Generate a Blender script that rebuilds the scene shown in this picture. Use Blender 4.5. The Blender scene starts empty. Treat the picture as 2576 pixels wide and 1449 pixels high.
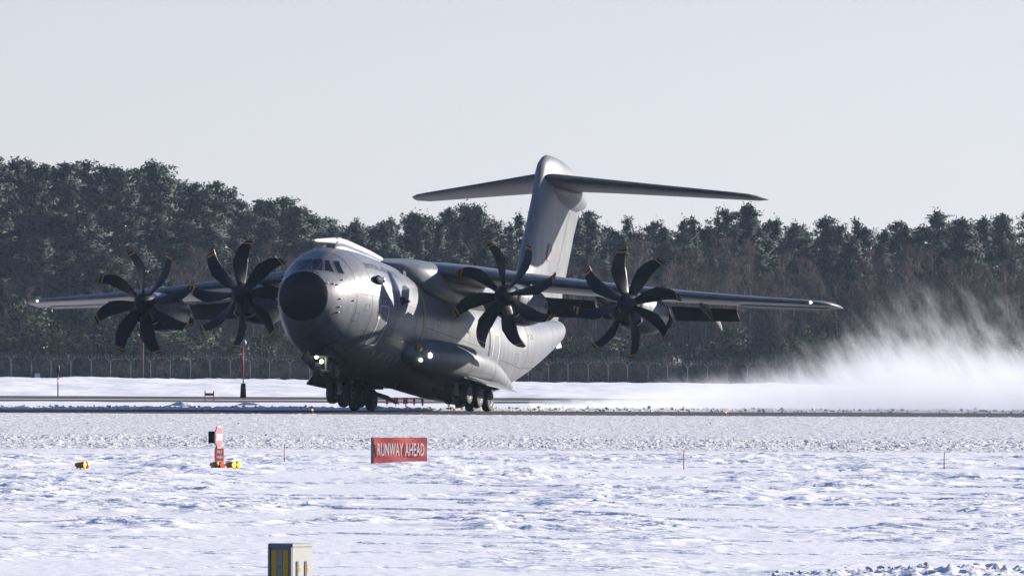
import bpy, math, random
import numpy as np
from mathutils import Vector, Matrix
R = math.radians
random.seed(11)
RNG = np.random.default_rng(11)
SC = bpy.context.scene
COL = SC.collection

# ------------------------------------------------------------------ camera, sky, sun, exposure
FPX = 22725.0 / 2576.0            # focal length in image widths
CAM_H = 2.138
cam_d = bpy.data.cameras.new('camera')
cam_d.sensor_width = 36.0
cam_d.lens = 36.0 * FPX
cam_d.clip_start = 1.0
cam_d.clip_end = 30000.0
cam = bpy.data.objects.new('camera', cam_d)
COL.objects.link(cam)
TILT = math.atan((927.0 - 724.5) / 22725.0)
ROLL = R(-0.25)
cam.location = (0, 0, CAM_H)
cam.matrix_world = Matrix.Translation((0, 0, CAM_H)) @ Matrix.Rotation(R(90) + TILT, 4, 'X') @ Matrix.Rotation(-ROLL, 4, 'Z')
SC.camera = cam

SUN_EL, SUN_AZ = R(14.5), R(31.0)     # azimuth: from +X (image right) towards +Y (away)
sun_dir = Vector((math.cos(SUN_EL) * math.cos(SUN_AZ), math.cos(SUN_EL) * math.sin(SUN_AZ), math.sin(SUN_EL)))
wd = bpy.data.worlds.new('World')
SC.world = wd
wd.use_nodes = True
wn = wd.node_tree
wn.nodes.clear()
w_out = wn.nodes.new('ShaderNodeOutputWorld')
w_bg = wn.nodes.new('ShaderNodeBackground')
w_sky = wn.nodes.new('ShaderNodeTexSky')
w_sky.sky_type = 'NISHITA'
w_sky.sun_disc = False
w_sky.sun_elevation = SUN_EL
w_sky.sun_rotation = R(90) - SUN_AZ
w_sky.altitude = 50
w_sky.air_density = 1.0
w_sky.dust_density = 0.0
w_sky.ozone_density = 3.0
w_bg.inputs['Strength'].default_value = 0.0635
w_mul = wn.nodes.new('ShaderNodeVectorMath'); w_mul.operation = 'MULTIPLY'
w_mul.inputs[1].default_value = (1.07, 0.985, 1.30)          # even white balance over the whole sky
wn.links.new(w_sky.outputs[0], w_mul.inputs[0])
# winter haze takes the colour out of the sky towards the horizon, all the way round
w_bw = wn.nodes.new('ShaderNodeRGBToBW'); wn.links.new(w_sky.outputs[0], w_bw.inputs[0])
w_gry = wn.nodes.new('ShaderNodeVectorMath'); w_gry.operation = 'SCALE'; w_gry.inputs[0].default_value = (0.985, 1.005, 1.075)
wn.links.new(w_bw.outputs[0], w_gry.inputs['Scale'])
w_tc = wn.nodes.new('ShaderNodeTexCoord'); w_sep = wn.nodes.new('ShaderNodeSeparateXYZ'); wn.links.new(w_tc.outputs['Generated'], w_sep.inputs[0])
w_mr = wn.nodes.new('ShaderNodeMapRange'); w_mr.interpolation_type = 'SMOOTHSTEP'
w_mr.inputs[1].default_value = 0.0; w_mr.inputs[2].default_value = 0.35; w_mr.inputs[3].default_value = 0.92; w_mr.inputs[4].default_value = 0.0
wn.links.new(w_sep.outputs['Z'], w_mr.inputs[0])
w_mix = wn.nodes.new('ShaderNodeMix'); w_mix.data_type = 'RGBA'
wn.links.new(w_mr.outputs[0], w_mix.inputs[0]); wn.links.new(w_mul.outputs[0], w_mix.inputs[6]); wn.links.new(w_gry.outputs[0], w_mix.inputs[7])
wn.links.new(w_mix.outputs[2], w_bg.inputs['Color'])
wn.links.new(w_bg.outputs[0], w_out.inputs['Surface'])

sun_d = bpy.data.lights.new('sun', 'SUN')
sun_d.energy = 5.0
sun_d.angle = R(0.53)
sun_d.color = (1.0, 0.93, 0.84)
sun = bpy.data.objects.new('sun', sun_d)
COL.objects.link(sun)
sun.rotation_euler = sun_dir.to_track_quat('Z', 'Y').to_euler()
sun.location = (200, 300, 200)

SC.view_settings.view_transform = 'Standard'
SC.view_settings.look = 'None'
SC.view_settings.exposure = 1.0
SC.view_settings.gamma = 1.0
SC.view_settings.use_curve_mapping = False
SC.render.engine = 'CYCLES'
SC.cycles.max_bounces = 6
SC.cycles.diffuse_bounces = 0
SC.cycles.volume_bounces = 3
SC.cycles.transparent_max_bounces = 12
SC.cycles.use_denoising = True

# ------------------------------------------------------------------ helpers
def tag(o, label=None, cat=None, group=None, kind=None):
    if label: o['label'] = label
    if cat: o['category'] = cat
    if group: o['group'] = group
    if kind: o['kind'] = kind
    return o

def empty(name, loc=(0, 0, 0), rot=(0, 0, 0), parent=None):
    o = bpy.data.objects.new(name, None)
    o.empty_display_size = 0.3
    o.location = loc; o.rotation_euler = rot; o.parent = parent
    COL.objects.link(o)
    return o

def link_mesh(name, me, parent=None, loc=(0, 0, 0), rot=(0, 0, 0)):
    o = bpy.data.objects.new(name, me)
    o.location = loc; o.rotation_euler = rot; o.parent = parent
    COL.objects.link(o)
    return o

def mesh(name, v, f, mats, smooth=True, midx=None):
    me = bpy.data.meshes.new(name)
    if isinstance(v, np.ndarray): v = v.tolist()
    if isinstance(f, np.ndarray): f = f.tolist()
    me.from_pydata(v, [], f)
    for m in (mats if isinstance(mats, (list, tuple)) else [mats]):
        me.materials.append(m)
    if midx is not None:
        me.polygons.foreach_set('material_index', np.asarray(midx, dtype=np.int32))
    me.polygons.foreach_set('use_smooth', np.full(len(me.polygons), bool(smooth)))
    me.update()
    return me

def obj(name, v, f, mats, parent=None, smooth=True, midx=None, loc=(0, 0, 0), rot=(0, 0, 0)):
    return link_mesh(name, mesh(name, v, f, mats, smooth, midx), parent, loc, rot)

class MB:
    """collects shapes into one mesh"""
    def __init__(s): s.v = []; s.f = []; s.m = []
    def add(s, v, f, mi=0):
        b = len(s.v)
        s.v.extend([tuple(p) for p in v])
        for q in f:
            s.f.append([b + i for i in q]); s.m.append(mi)
    def box(s, c, d, mi=0, mat=None):
        x, y, z = d[0] / 2, d[1] / 2, d[2] / 2
        p = [Vector((i * x, j * y, k * z)) for i in (-1, 1) for j in (-1, 1) for k in (-1, 1)]
        if mat: p = [mat @ q for q in p]
        p = [q + Vector(c) for q in p]
        s.add(p, [(0, 1, 3, 2), (4, 6, 7, 5), (0, 4, 5, 1), (2, 3, 7, 6), (0, 2, 6, 4), (1, 5, 7, 3)], mi)
    def tube(s, pts, rad, n=8, mi=0, cap=True):
        pts = [Vector(p) for p in pts]
        if not isinstance(rad, (list, tuple)): rad = [rad] * len(pts)
        rings = []
        for i, p in enumerate(pts):
            d = (pts[min(i + 1, len(pts) - 1)] - pts[max(i - 1, 0)])
            if d.length < 1e-9: d = Vector((0, 0, 1))
            d.normalize()
            u = d.cross(Vector((0.13, 0.21, 1.0)) if abs(d.z) < 0.95 else Vector((1, 0, 0))).normalized()
            w = d.cross(u)
            rings.append([p + (u * math.cos(2 * math.pi * k / n) + w * math.sin(2 * math.pi * k / n)) * rad[i] for k in range(n)])
        s.loft(rings, mi, cap)
    def loft(s, rings, mi=0, cap=True, closed=True):
        n = len(rings[0]); v = [p for r in rings for p in r]; f = []
        for i in range(len(rings) - 1):
            for k in range(n if closed else n - 1):
                a, b = i * n + k, i * n + (k + 1) % n
                f.append((a, b, b + n, a + n))
        if cap:
            f.append(tuple(range(n - 1, -1, -1)))
            f.append(tuple((len(rings) - 1) * n + k for k in range(n)))
        s.add(v, f, mi)
    def lathe(s, prof, c=(0, 0, 0), axis='X', n=24, mi=0):
        rings = []
        for (t, r) in prof:
            ring = []
            for k in range(n):
                a = 2 * math.pi * k / n; q, w = r * math.cos(a), r * math.sin(a)
                p = {'X': (t, q, w), 'Y': (w, t, q), 'Z': (q, w, t)}[axis]
                ring.append((p[0] + c[0], p[1] + c[1], p[2] + c[2]))
            rings.append(ring)
        s.loft(rings, mi, True)
    def ell(s, c, r, n=12, m=8, mi=0):
        rings = []
        for i in range(m + 1):
            t = math.pi * i / m
            t = min(max(t, 0.02), math.pi - 0.02)
            rings.append([(c[0] + r[0] * math.sin(t) * math.cos(2 * math.pi * k / n),
                           c[1] + r[1] * math.sin(t) * math.sin(2 * math.pi * k / n), c[2] + r[2] * math.cos(t)) for k in range(n)])
        s.loft(rings, mi, True)
    def build(s, name, mats, parent=None, smooth=False, loc=(0, 0, 0), rot=(0, 0, 0)):
        return obj(name, s.v, s.f, mats, parent, smooth, s.m, loc, rot)
    def mesh(s, name, mats, smooth=False):
        return mesh(name, s.v, s.f, mats, smooth, s.m)

def autosmooth(o, ang=35):
    """sharp edges by angle on a smooth-shaded mesh"""
    import bmesh
    bm = bmesh.new(); bm.from_mesh(o.data)
    bmesh.ops.recalc_face_normals(bm, faces=bm.faces)
    for e in bm.edges:
        if len(e.link_faces) == 2 and e.calc_face_angle(0) > R(ang): e.smooth = False
    for fc in bm.faces: fc.smooth = True
    bm.to_mesh(o.data); bm.free()
    return o

# ---- noise in numpy
_P = np.random.default_rng(5).permutation(512)
_P = np.concatenate([_P, _P, _P])
_G = np.random.default_rng(6).uniform(0, 2 * np.pi, 512)
def pnoise(x, y):
    xi = np.floor(x).astype(np.int64); yi = np.floor(y).astype(np.int64)
    xf = x - xi; yf = y - yi
    u = xf * xf * xf * (xf * (xf * 6 - 15) + 10); w = yf * yf * yf * (yf * (yf * 6 - 15) + 10)
    def g(ix, iy, dx, dy):
        a = _G[_P[(_P[ix & 511] + (iy & 511))] & 511]
        return np.cos(a) * dx + np.sin(a) * dy
    n00 = g(xi, yi, xf, yf); n10 = g(xi + 1, yi, xf - 1, yf)
    n01 = g(xi, yi + 1, xf, yf - 1); n11 = g(xi + 1, yi + 1, xf - 1, yf - 1)
    a = n00 + u * (n10 - n00); b = n01 + u * (n11 - n01)
    return (a + w * (b - a)) * 1.4
def fbm(x, y, o=4, g=0.5):
    s = np.zeros_like(x); a = 1.0; f = 1.0
    for i in range(o):
        s += a * pnoise(x * f + 17.3 * i, y * f - 9.1 * i); a *= g; f *= 2.03
    return s
def sst(a, b, t):
    t = np.clip((t - a) / (b - a), 0, 1)
    return t * t * (3 - 2 * t)

# ---- materials
def pmat(name, base, rough=0.6, metal=0.0, var=0.0, vscale=1.0, bump=0.0, bscale=20.0, spec=0.5, coat=0.0, emit=None, estr=0.0, objrand=0.0, stretch=None):
    m = bpy.data.materials.new(name); m.use_nodes = True
    nt = m.node_tree; b = nt.nodes['Principled BSDF']
    b.inputs['Base Color'].default_value = (*base, 1)
    b.inputs['Roughness'].default_value = rough
    b.inputs['Metallic'].default_value = metal
    b.inputs['Specular IOR Level'].default_value = spec
    b.inputs['Coat Weight'].default_value = coat
    if emit:
        b.inputs['Emission Color'].default_value = (*emit, 1); b.inputs['Emission Strength'].default_value = estr
    tc = nt.nodes.new('ShaderNodeTexCoord')
    src = tc.outputs['Object']
    if stretch:
        mp = nt.nodes.new('ShaderNodeMapping'); mp.inputs['Scale'].default_value = stretch
        nt.links.new(src, mp.inputs[0]); src = mp.outputs[0]
    if var > 0:
        nz = nt.nodes.new('ShaderNodeTexNoise'); nz.inputs['Scale'].default_value = vscale
        nz.inputs['Detail'].default_value = 5; nz.inputs['Roughness'].default_value = 0.6
        nt.links.new(src, nz.inputs['Vector'])
        mr = nt.nodes.new('ShaderNodeMapRange'); mr.inputs[1].default_value = 0.3; mr.inputs[2].default_value = 0.7
        mr.inputs[3].default_value = 1 - var; mr.inputs[4].default_value = 1 + var
        nt.links.new(nz.outputs['Fac'], mr.inputs[0])
        val = mr.outputs[0]
        if objrand > 0:
            oi = nt.nodes.new('ShaderNodeObjectInfo')
            m2 = nt.nodes.new('ShaderNodeMapRange'); m2.inputs[3].default_value = 1 - objrand; m2.inputs[4].default_value = 1 + objrand
            nt.links.new(oi.outputs['Random'], m2.inputs[0])
            mm = nt.nodes.new('ShaderNodeMath'); mm.operation = 'MULTIPLY'
            nt.links.new(val, mm.inputs[0]); nt.links.new(m2.outputs[0], mm.inputs[1]); val = mm.outputs[0]
        vm = nt.nodes.new('ShaderNodeVectorMath'); vm.operation = 'SCALE'
        vm.inputs[0].default_value = base
        nt.links.new(val, vm.inputs['Scale'])
        nt.links.new(vm.outputs[0], b.inputs['Base Color'])
        r2 = nt.nodes.new('ShaderNodeMapRange'); r2.inputs[3].default_value = max(rough - 0.1, 0.02); r2.inputs[4].default_value = min(rough + 0.1, 1)
        nt.links.new(nz.outputs['Fac'], r2.inputs[0]); nt.links.new(r2.outputs[0], b.inputs['Roughness'])
    if bump > 0:
        n2 = nt.nodes.new('ShaderNodeTexNoise'); n2.inputs['Scale'].default_value = bscale; n2.inputs['Detail'].default_value = 4
        nt.links.new(src, n2.inputs['Vector'])
        bp = nt.nodes.new('ShaderNodeBump'); bp.inputs['Strength'].default_value = 1.0; bp.inputs['Distance'].default_value = bump
        nt.links.new(n2.outputs['Fac'], bp.inputs['Height']); nt.links.new(bp.outputs[0], b.inputs['Normal'])
    return m

def skinmat(name, base, rough, spec):
    """painted aircraft skin: uneven sheen, faint vertical run-off streaks and slightly wavy panels"""
    m = pmat(name, base, rough, var=0.10, vscale=0.45, spec=spec)
    nt = m.node_tree; b = nt.nodes['Principled BSDF']; N = nt.nodes.new; K = nt.links.new
    tc = N('ShaderNodeTexCoord'); mp = N('ShaderNodeMapping'); mp.inputs['Scale'].default_value = (2.6, 2.6, .22); K(tc.outputs['Object'], mp.inputs[0])
    nz = N('ShaderNodeTexNoise'); nz.inputs['Scale'].default_value = 1.3; nz.inputs['Detail'].default_value = 6; nz.inputs['Roughness'].default_value = .65; K(mp.outputs[0], nz.inputs['Vector'])
    mr = N('ShaderNodeMapRange'); mr.inputs[1].default_value = .35; mr.inputs[2].default_value = .7; mr.inputs[3].default_value = 1.10; mr.inputs[4].default_value = .78; K(nz.outputs['Fac'], mr.inputs[0])
    src = b.inputs['Base Color'].links[0].from_socket
    vm = N('ShaderNodeVectorMath'); vm.operation = 'SCALE'; K(src, vm.inputs[0]); K(mr.outputs[0], vm.inputs['Scale']); K(vm.outputs[0], b.inputs['Base Color'])
    n2 = N('ShaderNodeTexNoise'); n2.inputs['Scale'].default_value = 1.1; n2.inputs['Detail'].default_value = 2; K(tc.outputs['Object'], n2.inputs['Vector'])
    bp = N('ShaderNodeBump'); bp.inputs['Distance'].default_value = .02; bp.inputs['Strength'].default_value = 1.0; K(n2.outputs['Fac'], bp.inputs['Height']); K(bp.outputs[0], b.inputs['Normal'])
    return m

def leafmat(name, base, var=0.16, trans=0.05, objrand=0.28, vscale=0.5):
    m = pmat(name, base, rough=0.7, var=var, vscale=vscale, objrand=objrand, spec=0.25)
    nt = m.node_tree; b = nt.nodes['Principled BSDF']; out = nt.nodes['Material Output']
    tr = nt.nodes.new('ShaderNodeBsdfTranslucent'); mx = nt.nodes.new('ShaderNodeMixShader'); mx.inputs[0].default_value = trans
    lk = b.inputs['Base Color'].links[0].from_socket
    nt.links.new(lk, tr.inputs['Color'])
    nt.links.new(b.outputs[0], mx.inputs[1]); nt.links.new(tr.outputs[0], mx.inputs[2]); nt.links.new(mx.outputs[0], out.inputs['Surface'])
    return m

M = {}
M['snow'] = pmat('snow', (0.91, 0.895, 0.875), 0.7, var=0.03, vscale=0.6, bump=0.05, bscale=7.0, spec=0.3, stretch=(.55, 1, 1))
M['snow_far'] = pmat('snow_far', (0.89, 0.875, 0.855), 0.75, var=0.05, vscale=0.15, bump=0.05, bscale=1.2, spec=0.2)
M['snow_dirty'] = pmat('snow_dirty', (0.74, 0.715, 0.695), 0.75, var=0.10, vscale=1.3, bump=0.06, bscale=6.0, spec=0.25)
M['asphalt'] = pmat('asphalt', (0.050, 0.044, 0.043), 0.9, var=0.25, vscale=0.25, stretch=(0.15, 1, 1), spec=0.2)
M['floor'] = pmat('forest_soil', (0.035, 0.03, 0.025), 0.95, var=0.4, vscale=0.2)
M['grey'] = skinmat('grey_paint', (0.182, 0.19, 0.205), 0.37, 0.27)
M['grey_l'] = skinmat('grey_paint_light', (0.18, 0.186, 0.196), 0.42, 0.26)
M['grey_shaded'] = skinmat('grey_paint_shaded', (0.045, 0.047, 0.055), 0.5, 0.2)  # same aircraft grey, with shade put into the colour
M['radome'] = pmat('radome_black', (0.007, 0.008, 0.012), 0.65, var=0.15, vscale=0.8, spec=0.12)
M['black'] = pmat('blade_black', (0.008, 0.009, 0.012), 0.45, var=0.1, vscale=2, spec=0.2)
M['yellow'] = pmat('stripe_yellow', (0.40, 0.20, 0.02), 0.5, var=0.1, vscale=3)
M['glass'] = pmat('cockpit_glass', (0.010, 0.013, 0.018), 0.12, spec=0.22)
M['metal'] = pmat('bare_metal', (0.45, 0.46, 0.48), 0.3, metal=0.9, var=0.1, vscale=3)
M['strut'] = pmat('strut_paint', (0.30, 0.31, 0.34), 0.4, var=0.1, vscale=3)
M['rubber'] = pmat('rubber', (0.018, 0.018, 0.02), 0.75, var=0.2, vscale=3)
M['rim'] = pmat('wheel_rim', (0.12, 0.12, 0.13), 0.5, var=0.1, vscale=6)
M['seam'] = pmat('seam_dark', (0.05, 0.052, 0.06), 0.6)
M['outline'] = pmat('marking_pale', (0.62, 0.63, 0.62), 0.5)
M['text'] = pmat('marking_grey', (0.055, 0.06, 0.07), 0.5)
M['white'] = pmat('white_paint', (0.74, 0.74, 0.72), 0.45, var=0.05, vscale=2)
M['probe'] = pmat('probe_pale', (0.58, 0.58, 0.56), 0.35, var=0.05, vscale=2)
M['red'] = pmat('sign_red', (0.56, 0.03, 0.038), 0.42, var=0.12, vscale=3.5, spec=0.5)
M['pink'] = pmat('roundel_red', (0.42, 0.075, 0.065), 0.5)
M['roundel'] = pmat('roundel_blue', (0.06, 0.085, 0.17), 0.5)
M['void'] = pmat('opening_black', (0.006, 0.006, 0.008), 0.8)
M['lamp'] = pmat('lamp_lit', (1, 1, 1), 0.3, emit=(1.0, 0.93, 0.80), estr=14.0)
M['lamp_g'] = pmat('lamp_greenish', (1, 1, 1), 0.3, emit=(0.85, 1.0, 0.55), estr=5.0)
M['lamp_y'] = pmat('lamp_yellow', (0.85, 0.5, 0.02), 0.25, emit=(1.0, 0.62, 0.02), estr=0.75)
M['lamp_r'] = pmat('lamp_red', (0.7, 0.1, 0.05), 0.25, emit=(1.0, 0.16, 0.06), estr=0.5)
M['house_y'] = pmat('housing_yellow', (0.42, 0.22, 0.015), 0.5, var=0.15, vscale=8)
M['stake'] = pmat('stake_red', (0.50, 0.05, 0.05), 0.5)
M['galv'] = pmat('galvanised', (0.20, 0.21, 0.225), 0.6, metal=0.1, var=0.1, vscale=2)
M['wire'] = pmat('wire_grey', (0.17, 0.18, 0.19), 0.6, metal=0.3)
M['cab_w'] = pmat('cabinet_white', (0.43, 0.42, 0.39), 0.5, var=0.06, vscale=6)
M['cab_g'] = pmat('cabinet_grey', (0.16, 0.18, 0.20), 0.55, var=0.06, vscale=6)
M['cab_gl'] = pmat('cabinet_grey_light', (0.25, 0.28, 0.31), 0.55, var=0.05, vscale=6)
M['cab_y'] = pmat('cabinet_yellow', (0.62, 0.36, 0.005), 0.5, var=0.06, vscale=6)
M['needle'] = leafmat('pine_needles', (0.022, 0.039, 0.030))
M['needle2'] = leafmat('spruce_needles', (0.018, 0.033, 0.029))
M['bark'] = pmat('pine_bark', (0.10, 0.065, 0.045), 0.9, var=0.3, vscale=2)
M['birch'] = pmat('birch_bark', (0.20, 0.18, 0.165), 0.85, var=0.4, vscale=2)
M['twig'] = leafmat('bare_twigs', (0.112, 0.078, 0.066), var=0.30, trans=0.12, objrand=0.25)
M['bush'] = leafmat('bush_leaves', (0.050, 0.068, 0.032))
M['wood'] = pmat('weathered_wood', (0.10, 0.075, 0.06), 0.9, var=0.3, vscale=4)

# ------------------------------------------------------------------ ground
def grid(xs, ys, H):
    X, Y = np.meshgrid(xs, ys)
    Z = H(X, Y)
    v = np.stack([X.ravel(), Y.ravel(), Z.ravel()], 1)
    nx, ny = len(xs), len(ys)
    i = (np.arange(ny - 1)[:, None] * nx + np.arange(nx - 1)[None, :]).ravel()
    f = np.stack([i, i + 1, i + 1 + nx, i + nx], 1)
    return v, f

def big_mesh(name, parts, mats, smooth=True):
    vs, fs, ms = [], [], []; b = 0
    for k, (v, f, mi) in enumerate(parts):
        vs.append(v); fs.append(f + b); ms.append(np.full(len(f), mi)); b += len(v)
    v = np.concatenate(vs).astype(np.float32); f = np.concatenate(fs).astype(np.int32); mi = np.concatenate(ms).astype(np.int32)
    me = bpy.data.meshes.new(name)
    me.vertices.add(len(v)); me.vertices.foreach_set('co', v.ravel())
    me.loops.add(f.size); me.loops.foreach_set('vertex_index', f.ravel())
    me.polygons.add(len(f)); me.polygons.foreach_set('loop_start', np.arange(0, f.size, 4, dtype=np.int32))
    for m in mats: me.materials.append(m)
    me.polygons.foreach_set('material_index', mi)
    me.polygons.foreach_set('use_smooth', np.full(len(f), smooth))
    me.update(calc_edges=True); me.validate()
    return link_mesh(name, me)

def H_near(X, Y):
    """wind packed, trodden snow between the camera and the runway"""
    h = 0.018 * fbm(X / 7.0, Y / 15.0, 3) - 0.03
    patch = sst(-0.12, 0.35, fbm(X / 5.0 + 3, Y / 12.0 + 8, 4, .55) + 0.20 * np.sin((Y - 150) / 7.0))
    near = sst(100, 135, Y)
    far_fade = 1 - sst(222, 238, Y)
    # wind crust: thin plates with broken edges, drawn out sideways
    n1 = fbm(X / 4.2, Y / 5.5 + 5, 6, 0.52)
    n2 = fbm(X / 1.9 + 9, Y / 3.4, 6, 0.54)
    n3 = fbm(X / 8.0 + 31, Y / 5.0 + 12, 6, 0.5)
    n4 = fbm(X / 2.6 + 60, Y / 2.6 + 40, 5, 0.55)
    e = sst(0.02, 0.05, n1) * 0.034 + sst(0.10, 0.14, n2) * 0.024 + sst(-0.06, -0.02, n4) * 0.022 + sst(0.05, 0.12, fbm(X / 0.9 + 70, Y / 1.5 + 21, 5, .55)) * 0.018
    h = h + 0.80 * e * (0.06 + patch) * (0.45 + 0.55 * near) * far_fade
    h = h + 0.032 * sst(0.08, 0.11, n3) * (0.5 + 0.5 * near) * far_fade
    h = h + 0.012 * np.abs(fbm(X / 0.6, Y / 0.6 + 2, 4, .6)) * patch * far_fade
    # rough tracks crossing the view
    for (yc, sl, wd_, am, x0, x1) in ((174.0, 0.10, 2.6, 0.075, -3.0, 30.0), (186.0, 0.0, 2.2, 0.085, -30.0, 1.0), (152.0, -0.15, 1.8, 0.06, 1.0, 30.0), (140.0, -0.1, 1.6, 0.05, -30.0, 30.0)):
        d = np.abs(Y - (yc + sl * X * 8 + 3.0 * fbm(X / 9.0 + yc, Y * 0, 2)))
        t = np.exp(-(d / wd_) ** 2) * sst(x0 - 1.5, x0 + 1.5, X) * (1 - sst(x1 - 1.5, x1 + 1.5, X))
        h = h + am * .55 * t * (0.15 + np.abs(fbm(X / 0.7, Y / 0.9 + yc, 5, 0.62)) * 1.3)
    # ploughed, pitted snow along the runway: a lumpy crest at 236-273 m
    crest = sst(234, 240, Y) * (1 - sst(264, 276, Y))
    h = h + crest * (0.03 + 0.075 * np.abs(fbm(X / 0.19, Y / 0.5, 4, 0.7)) * (.6 + .8 * sst(-.3, .4, fbm(X / 2.2, Y / 3., 2))))
    flat = sst(266, 280, Y)
    h = h + flat * (0.03 + 0.06 * np.abs(fbm(X / 0.24, Y / 0.9 + 4, 3, 0.65)))
    # drift in the bottom right corner
    cr = np.exp(-(((X - 4.9 - 0.6 * fbm(X / 1.5, Y / 1.5, 2)) / 1.7) ** 2) - ((Y - 93.0 - 0.9 * (X - 3.9)) / 1.8) ** 2)
    h = h + cr * (0.02 + 0.12 * np.abs(fbm(X / 0.20, Y / 0.3, 5, 0.62)))
    return h * (1 - 0.96 * sst(405.0, 408.4, Y)) + 0.02

def skirted(xs, lo, hi):
    return np.concatenate([np.array(lo), xs, np.array(hi)])

near_parts = [
    grid(np.arange(-9.6, 9.61, 0.06), np.arange(86.0, 150.01, 0.075), H_near) + (0,),
    grid(np.arange(-14.6, 14.61, 0.072), np.arange(150.0, 236.01, 0.115), H_near) + (0,),
    grid(np.arange(-14.0, -9.54, 0.15), np.arange(86.0, 150.01, 0.2), H_near) + (0,),
    grid(np.arange(9.56, 14.0, 0.15), np.arange(86.0, 150.01, 0.2), H_near) + (0,),
    grid(np.arange(-19.5, -14.5, 0.16), np.arange(150.0, 236.01, 0.25), H_near) + (0,),
    grid(np.arange(14.52, 19.5, 0.16), np.arange(150.0, 236.01, 0.25), H_near) + (0,),
    grid(np.arange(-20.0, 20.01, 0.085), np.arange(236.0, 280.01, 0.16), H_near) + (1,),
    grid(np.arange(-27.0, 27.01, 0.14), np.arange(280.0, 411.6, 0.5), H_near) + (1,),
]
sf = big_mesh('snow_field', near_parts, [M['snow'], M['snow_dirty']])
tag(sf, 'wind packed white snow in front of the runway with blue shaded crust edges', kind='structure')

def sheet(name, x0, x1, y0, y1, z, mat, label):
    o = obj(name, [(x0, y0, z), (x1, y0, z), (x1, y1, z), (x0, y1, z)], [(0, 1, 2, 3)], mat, smooth=False)
    return tag(o, label, kind='structure')
v = [(-6000, -3000, -0.30), (6000, -3000, -0.30), (9000, 12000, -0.30), (-9000, 12000, -0.30)]
tag(obj('ground', v, [(0, 1, 2, 3)], M['snow_far'], smooth=False), 'flat snow covered ground reaching to the horizon', kind='structure')
# snow beside the detailed field, outside the view
def ring(name, x0, x1, y0, y1, step):
    return grid(np.arange(x0, x1 + .1, step), np.arange(y0, y1 + .1, step), lambda X, Y: 0.06 * fbm(X / 7.0, Y / 13.0, 3) - 0.05) + (0,)
sd = big_mesh('snow_margin', [ring('a', -120, -13.5, 40, 150, 1.5), ring('b', 13.5, 120, 40, 150, 1.5), ring('c', -14, 14, 40, 86.2, 1.2),
    ring('d', -120, -19, 150, 236, 1.5), ring('e', 19, 120, 150, 236, 1.5), ring('f', -160, -19.5, 236, 280, 2), ring('g', 19.5, 160, 236, 280, 2), ring('h', -160, -26.5, 280, 410, 2), ring('i', 26.5, 160, 280, 410, 2)], [M['snow']])
tag(sd, 'smooth snow on either side of the trodden field', kind='structure')

sheet('runway', -900, 900, 406.5, 462, 0.0, M['asphalt'], 'dark cleared asphalt runway strip under the aircraft')
sheet('taxiway', -900, 900, 548, 664, 0.0, M['asphalt'], 'cleared dark taxiway strip beyond the runway snow bank')
sheet('taxiway_line', -900, 900, 588, 598, 0.006, M['snow_dirty'], 'pale snow line left along the taxiway')

def H_mid(X, Y):
    edge = sst(454.2, 457, Y) * (1 - sst(540, 552 + 6 * fbm(X / 14.0, Y * 0 + 1, 3), Y))
    h = 0.05 + 0.14 * np.abs(fbm(X / 0.9, Y / 2.2, 4, 0.6)) * np.exp(-((Y - 459) / 8.0) ** 2) + 0.03 * fbm(X / 5.0, Y / 12.0, 3)
    pile = 0.0
    return edge * (h + pile) - 0.05 * (1 - edge)
def H_bank(X, Y):
    e = sst(652 + 5 * fbm(X / 16.0, Y * 0, 3), 672, Y)
    h = 0.12 + 0.9 * sst(700, 1100, Y) * (0.35 - X / 220.0) + 0.22 * fbm(X / 9.0, Y / 24.0, 4, 0.55) + 0.12 * np.abs(fbm(X / 1.8, Y / 4.0, 3))
    return e * h - 0.06 * (1 - e)
vb = big_mesh('snow_verge', [grid(np.arange(-46, 46.1, 0.25), np.arange(454, 556.1, 0.6), H_mid) + (0,),
    grid(np.arange(-90, 90.1, 0.6), np.arange(648, 1112.1, 2.0), H_bank) + (0,)], [M['snow_far']])
tag(vb, 'snow verge between the runway, the taxiway and the fence', kind='structure')

def H_floor(X, Y):
    return 0.2 + 0.006 * np.clip(Y - 1112, 0, 400) + 0.9 * fbm(X / 40.0, Y / 40.0, 3) * sst(1112, 1150, Y)
ff = big_mesh('forest_floor', [grid(np.arange(-260, 260.1, 8), np.arange(1112, 1620.1, 8), H_floor) + (0,)], [M['floor']])
tag(ff, 'dark needle covered forest floor behind the fence', kind='structure')

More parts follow.
